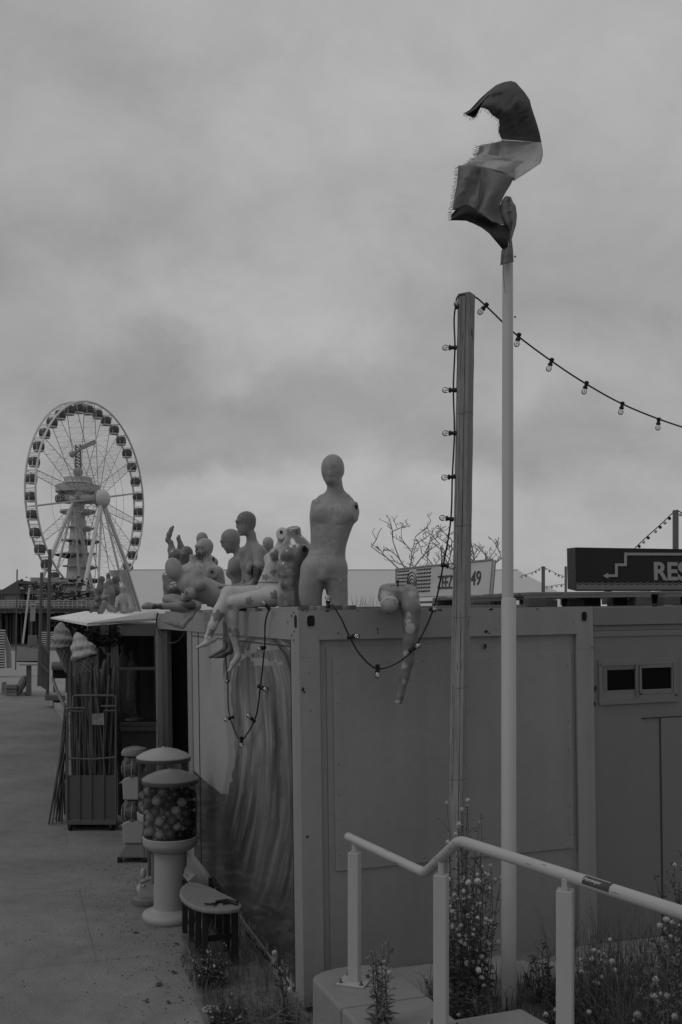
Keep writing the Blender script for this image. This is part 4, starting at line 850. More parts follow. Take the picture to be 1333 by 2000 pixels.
# sticker on the rail
sd_ = (E1-B1).normalized(); s0 = B1+sd_*((P(1122,1715,3.62)-B1).dot(sd_)); s1 = B1+sd_*((P(1168,1730,3.5)-B1).dot(sd_))
nrm = Vector((0,-1,.55)); nrm = (nrm-sd_*nrm.dot(sd_)).normalized(); up_ = nrm.cross(sd_) if nrm.cross(sd_).z > 0 else sd_.cross(nrm)
q = MB(); q.grid(lambda a, b: s0.lerp(s1, a)+(nrm*math.cos((b-.5)*1.9)+up_*math.sin((b-.5)*1.9))*.0243, 10, 10)
st = thing('sticker', 'small worn dark sticker with light lettering stuck on the handrail', 'sticker', s0); build('backing', q, M('dark_sticker', .05, .5, .3, 30), st, smooth=True)
tm = frame_matrix(s0+nrm*.0246-up_*.008+sd_*.004, sd_, up_); text_mesh('lettering', 'Hammeyer', .021, tm, M('pale_ink', .5, .5), st, .0006, sx=.88*(s1-s0).length/.088 if False else .9)
q = MB(); q.box((0,0,0),((s1-s0).length*.95,.0018,.0006), frame_matrix(s0+nrm*.0245+up_*.012, sd_, up_)); build('rule', q, MATS['pale_ink'], st)
# ================================================================ kerb wall, steps, slab
m_conc = M('concrete', .215, .85, .16, 5, .35, 45); m_conc2 = M('pale_paving', .26, .85, .12, 4, .3, 50)
n_ = Vector((.938,.346,0)); d_ = Vector((.346,-.938,0)); c0 = Vector((.075,5.58,0))
def LC(a, b, z): return c0+n_*a+d_*b+Vector((0,0,z))
poly = [LC(.30,2.9,0),LC(.30,-.12,0)]+[LC(.05+.25*math.cos(t),-.12-.13*math.sin(t),0) for t in [math.pi*i/12 for i in range(1,12)]]+[LC(-.20,-.1,0),LC(-.195,.2,0),LC(-.17,.33,0)]
q = MB(); q.prism(poly+[LC(.30,.33,0)][:0], (0,0,0)) if False else None
def blk(polyxy, z0, z1, name, lbl, mat, cat='kerb', bev=.015):
    q = MB(); q.prism([Vector((p.x,p.y,z0)) for p in polyxy], (0,0,z1-z0)); o = build(name, q, mat, bevel=bev); return tag(o, lbl, cat, 'concrete blocks of the steps')
end = [LC(.30,.31,0),LC(.30,-.12,0)]+[LC(.05+.25*math.cos(t),-.12-.14*math.sin(t),0) for t in [math.pi*i/12 for i in range(1,12)]]+[LC(-.20,-.1,0),LC(-.20,.31,0)]
blk(end, -.05, .54, 'kerb_wall', 'rounded concrete end block carrying the bolted foot of the handrail', m_conc)
blk([LC(.30,.316,0),LC(-.195,.316,0),LC(-.195,1.2,0),LC(.30,1.2,0)], -.05, .54, 'kerb_wall', 'straight concrete kerb block next in line, towards the viewer from the rounded one', m_conc)
a_, b_, c_ = G(850,1996,.7), G(1018,1968,.7), G(1090,2008,.7)
blk([a_, b_, c_, c_+Vector((.1,-1.5,0)), a_+Vector((.1,-1.5,0))], -.05, .7, 'step_block', 'concrete step block low at the bottom edge between the second and third rail posts', m_conc, 'step')
# slab along the wall
q = MB(); e0 = C_(.62,-.002,0); e1 = C_(6.,-.002,0)
s2 = [Vector((e0.x,e0.y,0)), Vector((e1.x,e1.y,0)), Vector((e1.x+.2,e1.y-.75,0)), Vector((e0.x+.16,e0.y-.62,0))]
q.prism([Vector((p.x,p.y,-.02)) for p in s2], (0,0,.25)); tag(build('paving_strip', q, m_conc2, bevel=.006), None, None, None, 'structure')
q = MB()
for i in range(5):
    a = e0.lerp(e1, (i+.4)/5); q.beam(Vector((a.x,a.y-.01,.2315)), Vector((a.x+.2,a.y-.7,.2315)), .008, .001)
tag(build('paving_joints', q, MATS['dark_joint']), None, None, None, 'structure')
# soil bed
m_soil = M('sandy_soil', .15, .95, .4, 5, .8, 25)
rs = np.random.default_rng(4); q = MB()
def soil(a, b):
    x = .25+7*a; y = 2.6+4.6*b; z = .19+.05*fbm(np.array([x*3.]), np.array([y*3.]), 9)[0]+.02*fbm(np.array([x*14.]), np.array([y*14.]), 19)[0]; 
    p = Vector((x, y, z)); k = (p-c0).dot(n_); 
    if k < .30: z = -.1
    return Vector((x, y, z))
q.grid(soil, 110, 90); struct('planting_bed', q, m_soil, smooth=True)
q = MB()
def soil2(a, b):
    v = .3+3.3*b; u = -.02-.62*a*(1 if v < 1.6 else max(.15, 1-(v-1.6)*.8)); p = C_(u, -.4+v*.55, 0); 
    z = .002+.045*math.sin(math.pi*min(1, (1-a)*1.0))*(.4+fbm(np.array([p.x*6]), np.array([p.y*6]), 3)[0]); return Vector((p.x, p.y, z*(1-a)+.003))
q.grid(soil2, 30, 40); struct('verge_soil', q, m_soil, smooth=True)
q = MB(); q.hexa([G(x,y,.25) for x,y in ((1072,1900),(1118,1934),(1150,1915),(1105,1885))]+[G(x,y,.36)+Vector((0,.1,0)) for x,y in ((1078,1885),(1110,1900),(1140,1895),(1105,1873))])
bg_ = Body(6.2, .012); bg_.ell((1092,1905,0),(22,20,24),None,8); bg_.ell((1125,1908,.05),(24,20,20),None,10); bg_.ell((1108,1890,0),(12,10,18),axes(0,0,30),10); bg_.ell((1080,1890,0),(8,8,14),axes(0,0,-20),8)
t = bg_.mesh('plastic_bag', M('white_plastic_film', .42, .45, .12, 30, .6, 25), base=.5); tag(t, 'crumpled white plastic bag lying in the bed behind the third rail post', 'bag')
# ================================================================ signs
m_signw = M('pale_sign_panel', .60, .45, .05, 3); m_signd = M('dark_sign_panel', .028, .6, .06, 3, spec=.15); m_ink = M('dark_ink', .07, .6); m_alu = M('aluminium_edge', .30, .4, .05, 4)
sg = thing('sign_box', 'pale light-box sign with wavy lines, an arch emblem and the number 49', 'sign', P(870,1166,10)); 
TL, TR, BR, BL = P(774,1111.5,10.6), P(963,1092.5,8.9), P(957,1162.5,8.9), P(774,1167,10.6)
nb = Vector((.35,1.0,0)).normalized()*.13; xa = (BR-BL).normalized()
q = MB(); q.hexa([BL,BR,BR+nb,BL+nb,TL,TR,TR+nb,TL+nb]); build('box', q, m_signw, sg, bevel=.004)
q = MB(); o_ = -nb.normalized()*.006
for a, b in ((TL,TR),(TR,BR),(BR,BL),(BL,TL)): q.beam(a+o_, b+o_, .012, .012)
q.beam(TR+nb, BR+nb, .012, .012); build('edge_trim', q, m_alu, sg)
def SG(s, t): return (BL.lerp(BR, s)).lerp(TL.lerp(TR, s), t)+o_*.9     # sign coordinates
def sx(px, py=1130):
    lo, hi = 0, 1
    for _ in range(40):
        m_ = (lo+hi)/2; p = SG(m_, .5)
        if p.x/p.y*F+CX < px: lo = m_
        else: hi = m_
    return lo
q = MB()
for (xa_, xb_) in ((776, 799), (813, 841)):
    for r_ in range(7):
        y_ = .90-r_*.118; xb2 = xb_-r_*(1.2 if xa_ < 780 else .2)-(0 if r_ < 3 else (3 if xa_ < 780 else 0)); s_a = sx(xa_+(r_*.3 if xa_ > 780 else 0)); s_b = sx(xb2)
        if r_ == 0 and xa_ > 780: pass
        n = 32; q.tube([SG(s_a+(s_b-s_a)*i/n, y_+.016*math.sin(i*1.05)) for i in range(n+1)], .0055, 4)
for k in range(4):
    cx_, w0 = sx(804), (sx(813)-sx(804))*(1-.24*k); hgt = .62-.12*k
    q.tube([SG(cx_-w0, .26), SG(cx_-w0, .26+hgt*.45)]+[SG(cx_-w0*math.cos(a), .26+hgt*(.45+.5*math.sin(a))) for a in [math.pi*i/12 for i in range(1,12)]]+[SG(cx_+w0, .26+hgt*.45), SG(cx_+w0, .26)], .0045, 4)
build('emblem', q, m_ink, sg)
def txt_on(s, s0, s1, t0, t1, par, mat, nm):
    o = SG(s0, t0); xv = SG(s1, t0)-o; yv = SG(s0, t1)-o; size = yv.length/.70
    ob = text_mesh(nm, s, size, frame_matrix(o, xv, yv), mat, par, .002, bold=.0)
    xs = [v.co.x for v in ob.data.vertices]; 
    loc = (WM[par.name].inverted() @ frame_matrix(o, xv, yv)); inv = loc.inverted(); L3 = [(inv @ v.co).x for v in ob.data.vertices]; sc = xv.length/max(L3)
    T = loc @ Matrix.Diagonal((sc, 1, 1, 1)) @ inv; ob.data.transform(T); return ob
txt_on('ZEEZ', sx(855), sx(884), .24, .66, sg, m_ink, 'lettering'); txt_on('49', sx(920), sx(939.5), .30, .72, sg, m_ink, 'number')
q = MB(); 
for s_ in (.55, .93): q.beam(SG(s_, 0)+nb*.4, SG(s_, 0)+nb*.4-Vector((0,0,.14)), .03, .03)
build('stand_leg', q, m_alu, sg)
rs_ = thing('sign_box', 'dark restaurant sign with a stepped arrow and a wavy pale band, at the right edge', 'sign', P(1200,1160,7.8))
TL, TR, BR, BL = P(1124,1069,7.75), P(1500,1075,8.1), P(1500,1154.5,8.1), P(1125.5,1154.5,7.75); nb = Vector((-.12,1,0)).normalized()*.85
nb2 = P(1107.5,1071,8.35)-TL
q = MB(); q.hexa([BL,BR,BR+nb2,BL+nb2,TL,TR,TR+nb2,TL+nb2]); build('box', q, m_signd, rs_, bevel=.003)
o_ = Vector((0,-.004,0))
def SR(px, py): 
    d = P(px, py, 1)-Vector((0,0,CZ)); nn = (TR-TL).cross(BL-TL).normalized(); t = (TL-Vector((0,0,CZ))).dot(nn)/d.dot(nn); return Vector((0,0,CZ))+d*t+o_
def z6(x, y): return SR(900+x*.325, 980+y*.325)
m_pi = M('pale_sign_print', .30, .5, .05, 5); q = MB()
pl_ = [z6(1500,316),z6(990,314),z6(990,379),z6(935,379),z6(935,444),z6(880,445)]
def ribbon(mb, pts, w_, d=.003, yv=Vector((0,1,0))):
    for a, b in zip(pts, pts[1:]):
        e = (b-a).normalized()*w_/2; s_ = e.cross(yv).normalized()*w_/2; a2 = a-e; b2 = b+e; mb.prism([a2+s_, b2+s_, b2-s_, a2-s_], (0,-d,0)); d += .0006
ribbon(q, pl_, .0205); q.prism([z6(853,445), z6(886,427), z6(886,463)], (0,-.0055,0)); build('arrow', q, m_pi, rs_)
q = MB(); zg = []
for i in range(0, 60):
    x = 696+i*19.3; zg.append((x, 485 if i % 2 == 0 else 492)); 
    if x > 1600: break
top = [z6(x, y+9) for x, y in zg]; bot = [z6(x, 528) for x, y in zg]; n = len(top)
q.add(top+bot, [(i, n+i, n+i+1, i+1) for i in range(n-1)])
for k in range(n-1): q.add([z6(zg[k][0], zg[k][1]-1), z6(zg[k+1][0], zg[k+1][1]-1), z6(zg[k+1][0], zg[k+1][1]+4), z6(zg[k][0], zg[k][1]+4)], [(3,2,1,0)])
build('wave_band', q, M('pale_sign_print2', .17, .5, .05, 5), rs_)
o = z6(1155,467); xv = z6(1400,470)-o; yv = z6(1155,363)-o; sz = yv.length/.70; tm = frame_matrix(o, xv, yv)
ob = text_mesh('lettering', 'RES', sz, tm, MATS['pale_sign_print'], rs_, .003, bold=.006)
q = MB()
for x in (905, 1290): q.beam(z6(x,536)+Vector((0,.1,0)), z6(x,575)+Vector((0,.1,0)), .05, .05)
build('stand_leg', q, m_woodd, rs_)
# ================================================================ ball machines
m_ped = M('pale_plastic', .30, .42, .05, 2, .04, 20); m_lid = M('grey_plastic_lid', .15, .38, .06, 3); m_lid2 = M('white_plastic_lid', .31, .4, .05, 3); m_band = M('dark_plastic', .05, .5)
m_globe = glassmat('clear_acrylic', .94, .02)
def machine(label, c, s=1.0, lidm=None):
    t = thing('ball_machine', label, 'vending machine', c, 'coin ball machines along the wall'); c = Vector(c)
    L = lambda pr: [(r*s, z*s) for r, z in pr]
    q = MB(); q.lathe(L([(.225,.0),(.235,.015),(.236,.04),(.225,.062),(.19,.078),(.155,.088),(.142,.10),(.139,.13),(.139,.585)]), c, 40); build('pedestal', q, m_ped, t, smooth=True)
    q = MB(); q.lathe(L([(.139,.575),(.17,.59),(.21,.615),(.228,.64),(.231,.66),(.231,.70),(.222,.705),(.20,.70),(.001,.695)]), c, 40); build('bowl_collar', q, m_ped, t, smooth=True)
    q = MB(); q.lathe(L([(.222,.70),(.224,.9),(.224,1.165)]), c, 40); build('globe', q, m_globe, t, smooth=True)
    q = MB(); q.lathe(L([(.236,1.150),(.238,1.152),(.238,1.175),(.236,1.18)]), c, 40); build('lid_band', q, m_band, t, smooth=True)
    q = MB(); q.lathe(L([(.238,1.18),(.236,1.19),(.20,1.215),(.13,1.245),(.06,1.262),(.014,1.267),(.010,1.275),(.001,1.277)]), c, 40); build('lid', q, lidm or m_lid, t, smooth=True)
    q = MB(); q.box(tuple(c+Vector((-.155*s,-.045*s,.30*s))), tuple(c+Vector((-.136*s,.045*s,.56*s)))); build('coin_plate', q, M('brushed_metal', .25, .35, .05, 9, metal=.6), t, bevel=.003)
    q = MB(); q.tube([c+Vector((.228*s,-.06*s,.68*s)),c+Vector((.25*s,-.06*s,.70*s)),c+Vector((.255*s,-.06*s,.84*s)),c+Vector((.244*s,-.06*s,.88*s)),c+Vector((.228*s,-.05*s,.87*s))], .004*s, 6); build('side_bracket', q, MATS['brushed_metal'], t, smooth=True)
    return t
m1c = Vector((P(333,1800,8.5).x, 8.5, 0)); machine('front ball machine full of balls, with a darker grey domed lid on a round pedestal', m1c, 1.0)
m2c = Vector((P(320,1700,9.35).x, 9.35, 0)); machine('taller ball machine with a white lid, half hidden behind the front one', m2c, 1.055, m_lid2)
bm = [M('ball_pale', .44, .3, .1, 20, coat=.4), M('ball_mid', .15, .3, .3, 25, coat=.4), M('ball_dark', .028, .3, .3, 25, coat=.4)]
bn = ['pale', 'mid grey', 'dark']; protos = []
for m_ in bm:
    me = bpy.data.meshes.new('ball'); q = MB(); q.ball((0,0,0), .041, 16, 10); me.from_pydata([tuple(v) for v in q.v], [], q.f); me.polygons.foreach_set('use_smooth', [True]*len(me.polygons)); me.materials.append(m_); protos.append(me)
def fill(c, s, ztop, n, where, seed, pal=(.3,.35,.35)):
    rg = random.Random(seed); pl = []; r = .041
    tries = 0
    while len(pl) < n and tries < 160000:
        tries += 1; a = rg.uniform(0, 6.283); rad = .224*s-r-.002 if rg.random() < .82 else rg.uniform(0, .17*s); zc = .70*s+r+(ztop-.70*s-2*r)*rg.random()
        p = Vector((rad*math.cos(a), rad*math.sin(a), zc))
        if rad > .15*s and math.sin(a) > .3: continue
        if all((p-o_).length > 2*r*.985 for o_ in pl): pl.append(p)
    for p in pl:
        x = rg.random()+.25*(p.x/.2); k = 2 if x > pal[0]+pal[1]+.0 else (1 if x > pal[0] else 0)
        o = bpy.data.objects.new('vending_ball', protos[k]); COL.objects.link(o); o.location = c+p; o.rotation_euler = (rg.random()*6, rg.random()*6, 0)
        tag(o, f'{bn[k]} round toy ball inside {where}', 'ball', f'{bn[k]} balls in {where}')
fill(m1c, 1.0, 1.16, 120, 'the front ball machine', 3, (.36,.34)); fill(m2c, 1.055, .98, 46, 'the white-lidded ball machine', 5, (.7,.2))
# stacked double-globe machine
c = Vector((P(262,1680,10.5).x, 10.55, 0)); t = thing('candy_machine', 'double-decker capsule machine with two striped domes on a sloping wheeled base', 'vending machine', c, 'coin ball machines along the wall')
k = 10.5/F
def zz_(py): return CZ-(py-HY)*k
q = MB(); q.hexa([c+Vector(v) for v in ((-.17,-.17,.05),(.15,-.17,.05),(.15,.17,.05),(-.17,.17,.05),(-.075,-.1,.20),(.12,-.1,.20),(.12,.1,.20),(-.075,.1,.20))]); build('base', q, M('grey_shell', .13, .5, .1, 4), t, bevel=.02)
q = MB()
for i in (-1,1):
    for j in (-1,1): q.tube([c+Vector((i*.13-.02,j*.13,.03)), c+Vector((i*.13+.02,j*.13,.03))], .03, 10)
build('caster', q, m_black, t)
for z0 in (.19, .645):
    q = MB(); q.prism([c+Vector(v) for v in ((-.10,-.12,z0),(.10,-.12,z0),(.12,-.12,z0+.20),(.0,-.12,z0+.27),(-.11,-.12,z0+.20))], (0,.24,0)); bd = build('body', q, m_lid2, t, bevel=.012)
    q = MB(); q.lathe([(.04,0),(.04,.02),(.012,.022),(.012,.05)], c+Vector((-.10,0,z0+.16)), 12, Matrix.Rotation(R_(-90), 4, 'Y')); q.box(tuple(c+Vector((-.155,-.035,z0+.15))), tuple(c+Vector((-.145,.035,z0+.17)))); build('coin_knob', q, MATS['brushed_metal'], t)
    q = MB(); q.lathe([(.03,-.14),(.11,-.12),(.135,-.02),(.135,.06),(.10,.14),(.04,.155)], c+Vector((0,0,z0+.30)), 20); gl = build('dome', q, m_globe, t, smooth=True)
    q = MB(); q.lathe([(.02,-.12),(.10,-.10),(.118,-.02),(.11,.04),(.03,.06)], c+Vector((0,0,z0+.30)), 16); build('capsules', q, M('mixed_capsules', .11, .5, .8, 30), t)
    q = MB()
    for a in (-.5, 0, .5): q.tube([c+Vector((.138*math.cos(b)*math.cos(4.0+a*1.3), .138*math.cos(b)*math.sin(4.0+a*1.3), z0+.315+.15*math.sin(b))) for b in [-1.2+2.4*i/10 for i in range(11)]], .005, 5)
    build('dome_ribs', q, m_lid2, t)
q = MB(); q.lathe([(.085,1.09),(.14,1.10),(.14,1.13),(.12,1.165),(.05,1.185),(.001,1.187)], c, 24); build('cap', q, m_lid, t, smooth=True)
# small machine on a round foot
c = Vector((P(292,1765,8.95).x, 8.98, 0)); t = thing('coin_stand', 'small coin machine on a round foot with a dark pole, behind the front ball machine', 'vending machine', c)
q = MB(); q.lathe([(.155,.0),(.165,.03),(.16,.055),(.12,.07),(.001,.075)], c, 28); build('foot', q, m_lid, t, smooth=True)
q = MB(); q.hexa([c+Vector(v) for v in ((-.09,-.08,.06),(.08,-.08,.06),(.08,.08,.06),(-.09,.08,.06),(-.075,-.08,.20),(.08,-.08,.26),(.08,.08,.26),(-.075,.08,.20))]); build('box', q, m_ped, t, bevel=.01)
q = MB(); q.tube([c+Vector((-.075,-.085,.20)),c+Vector((.08,-.085,.26))], .008); q.tube([c+Vector((-.12,-.05,.23)),c+Vector((-.09,-.06,.18)),c+Vector((-.03,-.09,.17))], .008); build('handle', q, MATS['brushed_metal'], t)
q = MB(); q.tube([c+Vector((-.01,.05,.1)),c+Vector((-.01,.05,.85))], .02); build('pole', q, m_woodd, t)
q = MB(); q.ball(c+Vector((-.05,-.04,.27)), .028, sc=(1,1,1.8)); build('bottle', q, m_lid2, t, smooth=True)
# ================================================================ surfboard-topped low table
m_blackw = M('black_stained_wood', .016, .6, .2, 5, .2, 30, stretch=(4,4,.5)); m_bt = M('scuffed_board_top', .19, .5, .18, 8, .1, 40)
t = thing('low_table', 'low table with a pale teardrop board top on black slatted legs by the mural wall', 'table', G(400,1830))
pz = .47; poly = [(351,1745),(352,1737),(357,1729),(368,1722),(380,1721),(396,1726),(415,1733),(435,1743),(455,1753),(468,1761),(474,1767),(470,1773),(452,1776),(428,1777),(400,1775),(378,1769),(362,1760),(354,1752)]
pp = [G(x, y, pz) for x, y in poly]; q = MB(); q.prism(pp, (0,0,-.035)); build('table_top', q, m_bt, t, bevel=.012)
q = MB(); k0 = G(366,1722,pz); q.prism([k0, G(392,1724,pz), G(380,1712,pz+.05), P(370,1697,8.3), P(362,1697,8.35), P(358,1712,8.2)], (0,.02,.02)); build('raised_tail', q, m_bt, t, bevel=.006, label='tail of the board rising against the wall')
for x, y in ((361,1824),(374,1847),(387,1870),(401,1892)):
    g = G(x, y); q = MB(); q.beam(Vector((g.x,g.y+.02,0)), Vector((g.x,g.y+.02,pz-.036)), .042, .022, (0,1,0)); build('leg', q, m_blackw, t, bevel=.002)
for x, y in ((361,1824),(374,1847),(387,1870),(401,1892)):
    g = G(x, y)+C_(.22,0,0)-C_(0,0,0); q = MB(); q.beam(Vector((g.x,g.y+.0,0)), Vector((g.x,g.y+.0,pz-.036)), .05, .022, (0,1,0)); build('leg', q, m_blackw, t, bevel=.002)
ga, gb = G(361,1824), G(401,1892); of = C_(.22,0,0)-C_(0,0,0); q = MB()
for o_ in (Vector((0,0,0)), of):
    q.beam(ga+o_+Vector((0,.035,pz-.06)), gb+o_+Vector((0,.035,pz-.06)), .02, .045)
q.beam(gb+Vector((0,.05,.2)), gb+of+Vector((0,.05,.2)), .02, .04); build('rails', q, m_blackw, t)
q = MB(); q.add([ga+Vector((-.01,-.1,.012)), gb+Vector((-.02,-.02,.012)), gb+of+Vector((0,-.02,.012)), ga+of+Vector((0,0,.012))], [(0,1,2,3)]); build('bottom_board', q, m_woodd, t, solid=.02)
q = MB(); f_ = lambda px, py: G(px, py, pz+.012)
q.tube([f_(400,1765), f_(412,1766), f_(418,1764.5)], .007, 6); q.tube([f_(418,1768), f_(424,1761), f_(445,1759), f_(462,1763), f_(466,1759)], [.006,.012,.016,.012,.006], 8); q.tube([f_(436,1765), f_(450,1762), f_(464,1766)], .009, 6)
tag(build('goggles', q, m_black), 'black strap goggles lying on the teardrop table top', 'goggles')
# ================================================================ roll cage with poles
m_cage = M('grey_galvanised_steel', .10, .5, .2, 10, .1, 40); m_panel = M('grey_cage_panel', .085, .6, .12, 4)
t = thing('roll_cage', 'tall wheeled wire cage trolley with a solid lower panel, filled with poles', 'trolley', P(178,1620,11.9))
cc = lambda px, py, d=0: P(px, py, 11.9+d)
q = MB(); r_ = .014; D_ = .55
for d in (0, D_):
    q.tube([cc(132,1605,d),cc(132,1385,d)], r_); q.tube([cc(227,1605,d),cc(227,1380,d)], r_); q.tube([cc(132,1385,d),cc(136,1383,d),cc(143,1382,d) ,cc(144,1360,d),cc(147,1358.5,d),cc(222,1358.5,d),cc(227,1363,d),cc(227,1382,d)], r_)
q.tube([cc(132,1383),cc(168,1383)], .012); q.tube([cc(134,1389),cc(164,1389)], .009); q.tube([cc(198,1379),cc(227,1379)], .012); q.tube([cc(204,1388),cc(227,1388)], .009)
q.tube([cc(132,1481),cc(180,1483),cc(227,1479)], .012)
for x in (156,179,203): q.tube([cc(x,1603,-.008),cc(x,1390 if x != 179 else 1360,-.008)], .007)
for d in (D_*.25,D_*.5,D_*.75): q.tube([cc(132,1605,d),cc(132,1390,d)], .006); q.tube([cc(227,1605,d),cc(227,1390,d)], .006)
for y in (1400,1440,1480,1520,1560): q.tube([cc(132,y,0),cc(132,y,D_)], .006); q.tube([cc(227,y,0),cc(227,y,D_)], .006)
build('frame', q, m_cage, t, smooth=True)
q = MB(); q.hexa([cc(134,1601,.004),cc(226,1601,.004),cc(226,1601,.016),cc(134,1601,.016),cc(134,1514,.004),cc(226,1514,.004),cc(226,1514,.016),cc(134,1514,.016)]); build('lower_panel', q, m_panel, t)
q = MB(); q.hexa([cc(131,1611,-.01),cc(228,1611,-.01),cc(228,1611,D_),cc(131,1611,D_),cc(131,1601.5,-.01),cc(228,1601.5,-.01),cc(228,1601.5,D_),cc(131,1601.5,D_)]); build('base', q, m_cage, t, bevel=.006)
for x, d in ((138,.04),(218,.04),(138,D_-.05),(218,D_-.05)):
    q = MB(); p = cc(x,1616,d); q.tube([Vector((p.x-.017,p.y,.05)),Vector((p.x+.017,p.y,.05))], .05, 14); q.box((p.x-.025,p.y-.03,.05),(p.x+.025,p.y+.03,.12)); build('caster', q, m_black, t, smooth=True)
q = MB(); q.hexa([cc(180,1416,-.02),cc(204,1416,-.02),cc(204,1416,-.012),cc(180,1416,-.012),cc(180.5,1394,-.02),cc(203.5,1393,-.02),cc(203.5,1393,-.012),cc(180.5,1394,-.012)])
build('info_plate', q, M('worn_print', .22, .5, .7, 22), t)
mp1 = M('bamboo_pole', .11, .6, .3, 8, .2, 30, stretch=(3,3,.4)); mp2 = M('dark_pole', .055, .6, .3, 8); mp3 = M('pale_pole', .15, .6, .2, 8)
rg = random.Random(11); n_p = 0
for i in range(74):
    xb = rg.uniform(142,218); db = rg.uniform(.06,D_-.06); top = rg.choice((1,1,2)); yt = rg.uniform(1288,1350) if top == 1 else rg.uniform(1320,1372); xt = xb+rg.gauss(0,24); xt = min(max(xt,138),224)
    if yt < 1300: xt = min(xt, 205)
    q = MB(); a = cc(xb,1598,db); b = cc(xt,yt,rg.uniform(.03,D_-.02)); a.z = .14; q.tube([a,b], rg.uniform(.008,.017), 7)
    kk = rg.choice((0,0,1,1,2)); o = build('pole', q, (mp1,mp2,mp3)[kk]); tag(o, ['mid grey thin','dark thin','pale thin'][kk]+' pole standing in the wheeled cage trolley', 'pole', ['mid grey','dark','pale'][kk]+' poles bundled in the cage trolley')
for i in range(15):      # leaning fan to the left, on the ground
    f0 = rg.random(); a = G(93+38*f0, 1612-30*f0*rg.random()); b = P(127+rg.uniform(-2,3), 1440+rg.uniform(-90,60)+30*f0, 12.2); q = MB(); q.tube([a+Vector((0,0,.01)),b], rg.uniform(.006,.012), 6)
    tag(build('pole', q, (mp2,mp1)[i % 2]), 'thin pole splayed out against the left side of the cage trolley', 'pole', 'poles leaning left of the cage trolley')
for i in range(12):
    f0 = rg.random(); a = G(238+14*f0, 1600-30*f0); b = P(229+rg.uniform(-1,3), 1440+rg.uniform(-60,60), 12.1); q = MB(); q.tube([a+Vector((0,0,.01)),b], rg.uniform(.007,.013), 6)
    tag(build('pole', q, (mp2,mp1)[i % 2]), 'thin pole leaning between the cage trolley and the kiosk wall', 'pole', 'poles leaning right of the cage trolley')
for i, (x, y0, y1, w_, v) in enumerate(((139,1290,1365,5,0),(147,1296,1360,3,2),(172,1309,1360,6,1),(187,1312,1360,7,1),(211,1275,1360,6,1),(203,1300,1360,4,0),(221,1300,1380,5,1),(231,1312,1420,5,0),(160,1312,1350,3,1))):
    q = MB(); q.hexa([cc(x-w_/2,y1,.62),cc(x+w_/2,y1,.62),cc(x+w_/2,y1,.65),cc(x-w_/2,y1,.65),cc(x-w_/2,y0,.62),cc(x+w_/2,y0,.62),cc(x+w_/2,y0,.65),cc(x-w_/2,y0,.65)])
    tag(build('board', q, (mp1,mp2,mp3)[v], bevel=.003), ['mid grey','dark','pale'][v]+f' narrow board standing upright behind the cage trolley, number {i+1} from the left' if False else ['leftmost','second','fourth','fifth','eighth','sixth','ninth','rightmost','third'][i]+' of the narrow boards standing upright behind the cage trolley', 'board', ['mid grey','dark','pale'][v]+' boards behind the cage trolley')
# ================================================================ kiosk
m_kw = M('kiosk_grey_wall', .075, .6, .08, 2, .1, 20); m_kb = M('kiosk_beam_paint', .15, .55, .08, 3); m_aw = M('white_awning_sheet', .80, .30, .04, 1, spec=.6); m_kp = M('kiosk_pale_frame', .12, .55, .06, 3)
kk = thing('kiosk', 'dark kiosk beyond the cabin with a white sheet awning and a shop window', 'kiosk', M=MC)
def kp(px, py, v):     # photo point on the plane v=const (parallel to the end wall)
    u, z = onR(px, py, v); return C_(u, v, z)
V0 = VL+.04
def kbox(mb, pa, pb, v, dv):
    (x0, y0), (x1, y1) = pa, pb; F_ = [kp(x0,y1,v),kp(x1,y1,v),kp(x1,y0,v),kp(x0,y0,v)]; d = C_(0,dv,0)-C_(0,0,0)
    mb.hexa([F_[0],F_[1],F_[1]+d,F_[0]+d,F_[3],F_[2],F_[2]+d,F_[3]+d]); return mb
q = MB(); kbox(q, (231,1429),(306,1683), V0, .06); build('wall', q, m_kw, kk)
q = MB(); kbox(q, (172,1219),(306,1242), V0-.02, .09); build('fascia_beam', q, m_kb, kk, bevel=.004)
q = MB(); kbox(q, (218,1243),(232,1304), V0, .08); kbox(q, (226,1305),(231,1428), V0, .08); build('column', q, m_kb, kk)
fr_ = MB(); kbox(fr_, (229,1303),(306,1309), V0-.01, .05); kbox(fr_, (231,1411),(306,1418), V0-.02, .06); kbox(fr_, (231,1420),(306,1428), V0-.04, .09); kbox(fr_, (231,1309.5),(234,1410), V0-.005, .05)
wn = build('window_frame', fr_, m_kp, kk, bevel=.003)
q = MB(); kbox(q, (232,1309),(306,1411), V0+.02, .006); kbox(q, (270,1243),(306,1303), V0+.02, .006); build('pane', q, glassmat('kiosk_glass', .6, .03), kk)
q = MB(); e = lambda u, v, z: C_(u, v, z)
uo = onR(232, 1400, V0)[0]
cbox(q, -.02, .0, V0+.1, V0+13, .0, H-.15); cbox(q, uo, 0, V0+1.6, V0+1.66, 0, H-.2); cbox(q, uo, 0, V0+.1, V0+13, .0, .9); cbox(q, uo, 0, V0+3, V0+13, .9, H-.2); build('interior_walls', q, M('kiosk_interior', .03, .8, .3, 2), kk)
q = MB(); kbox(q, (196,1219.5),(213,1240), V0-.10, .07); build('meter_box', q, m_kw, kk, bevel=.004); q = MB(); kbox(q, (227,1223),(239,1236), V0-.03, .009); build('notice_plate', q, M('pale_plate', .25, .5), kk)
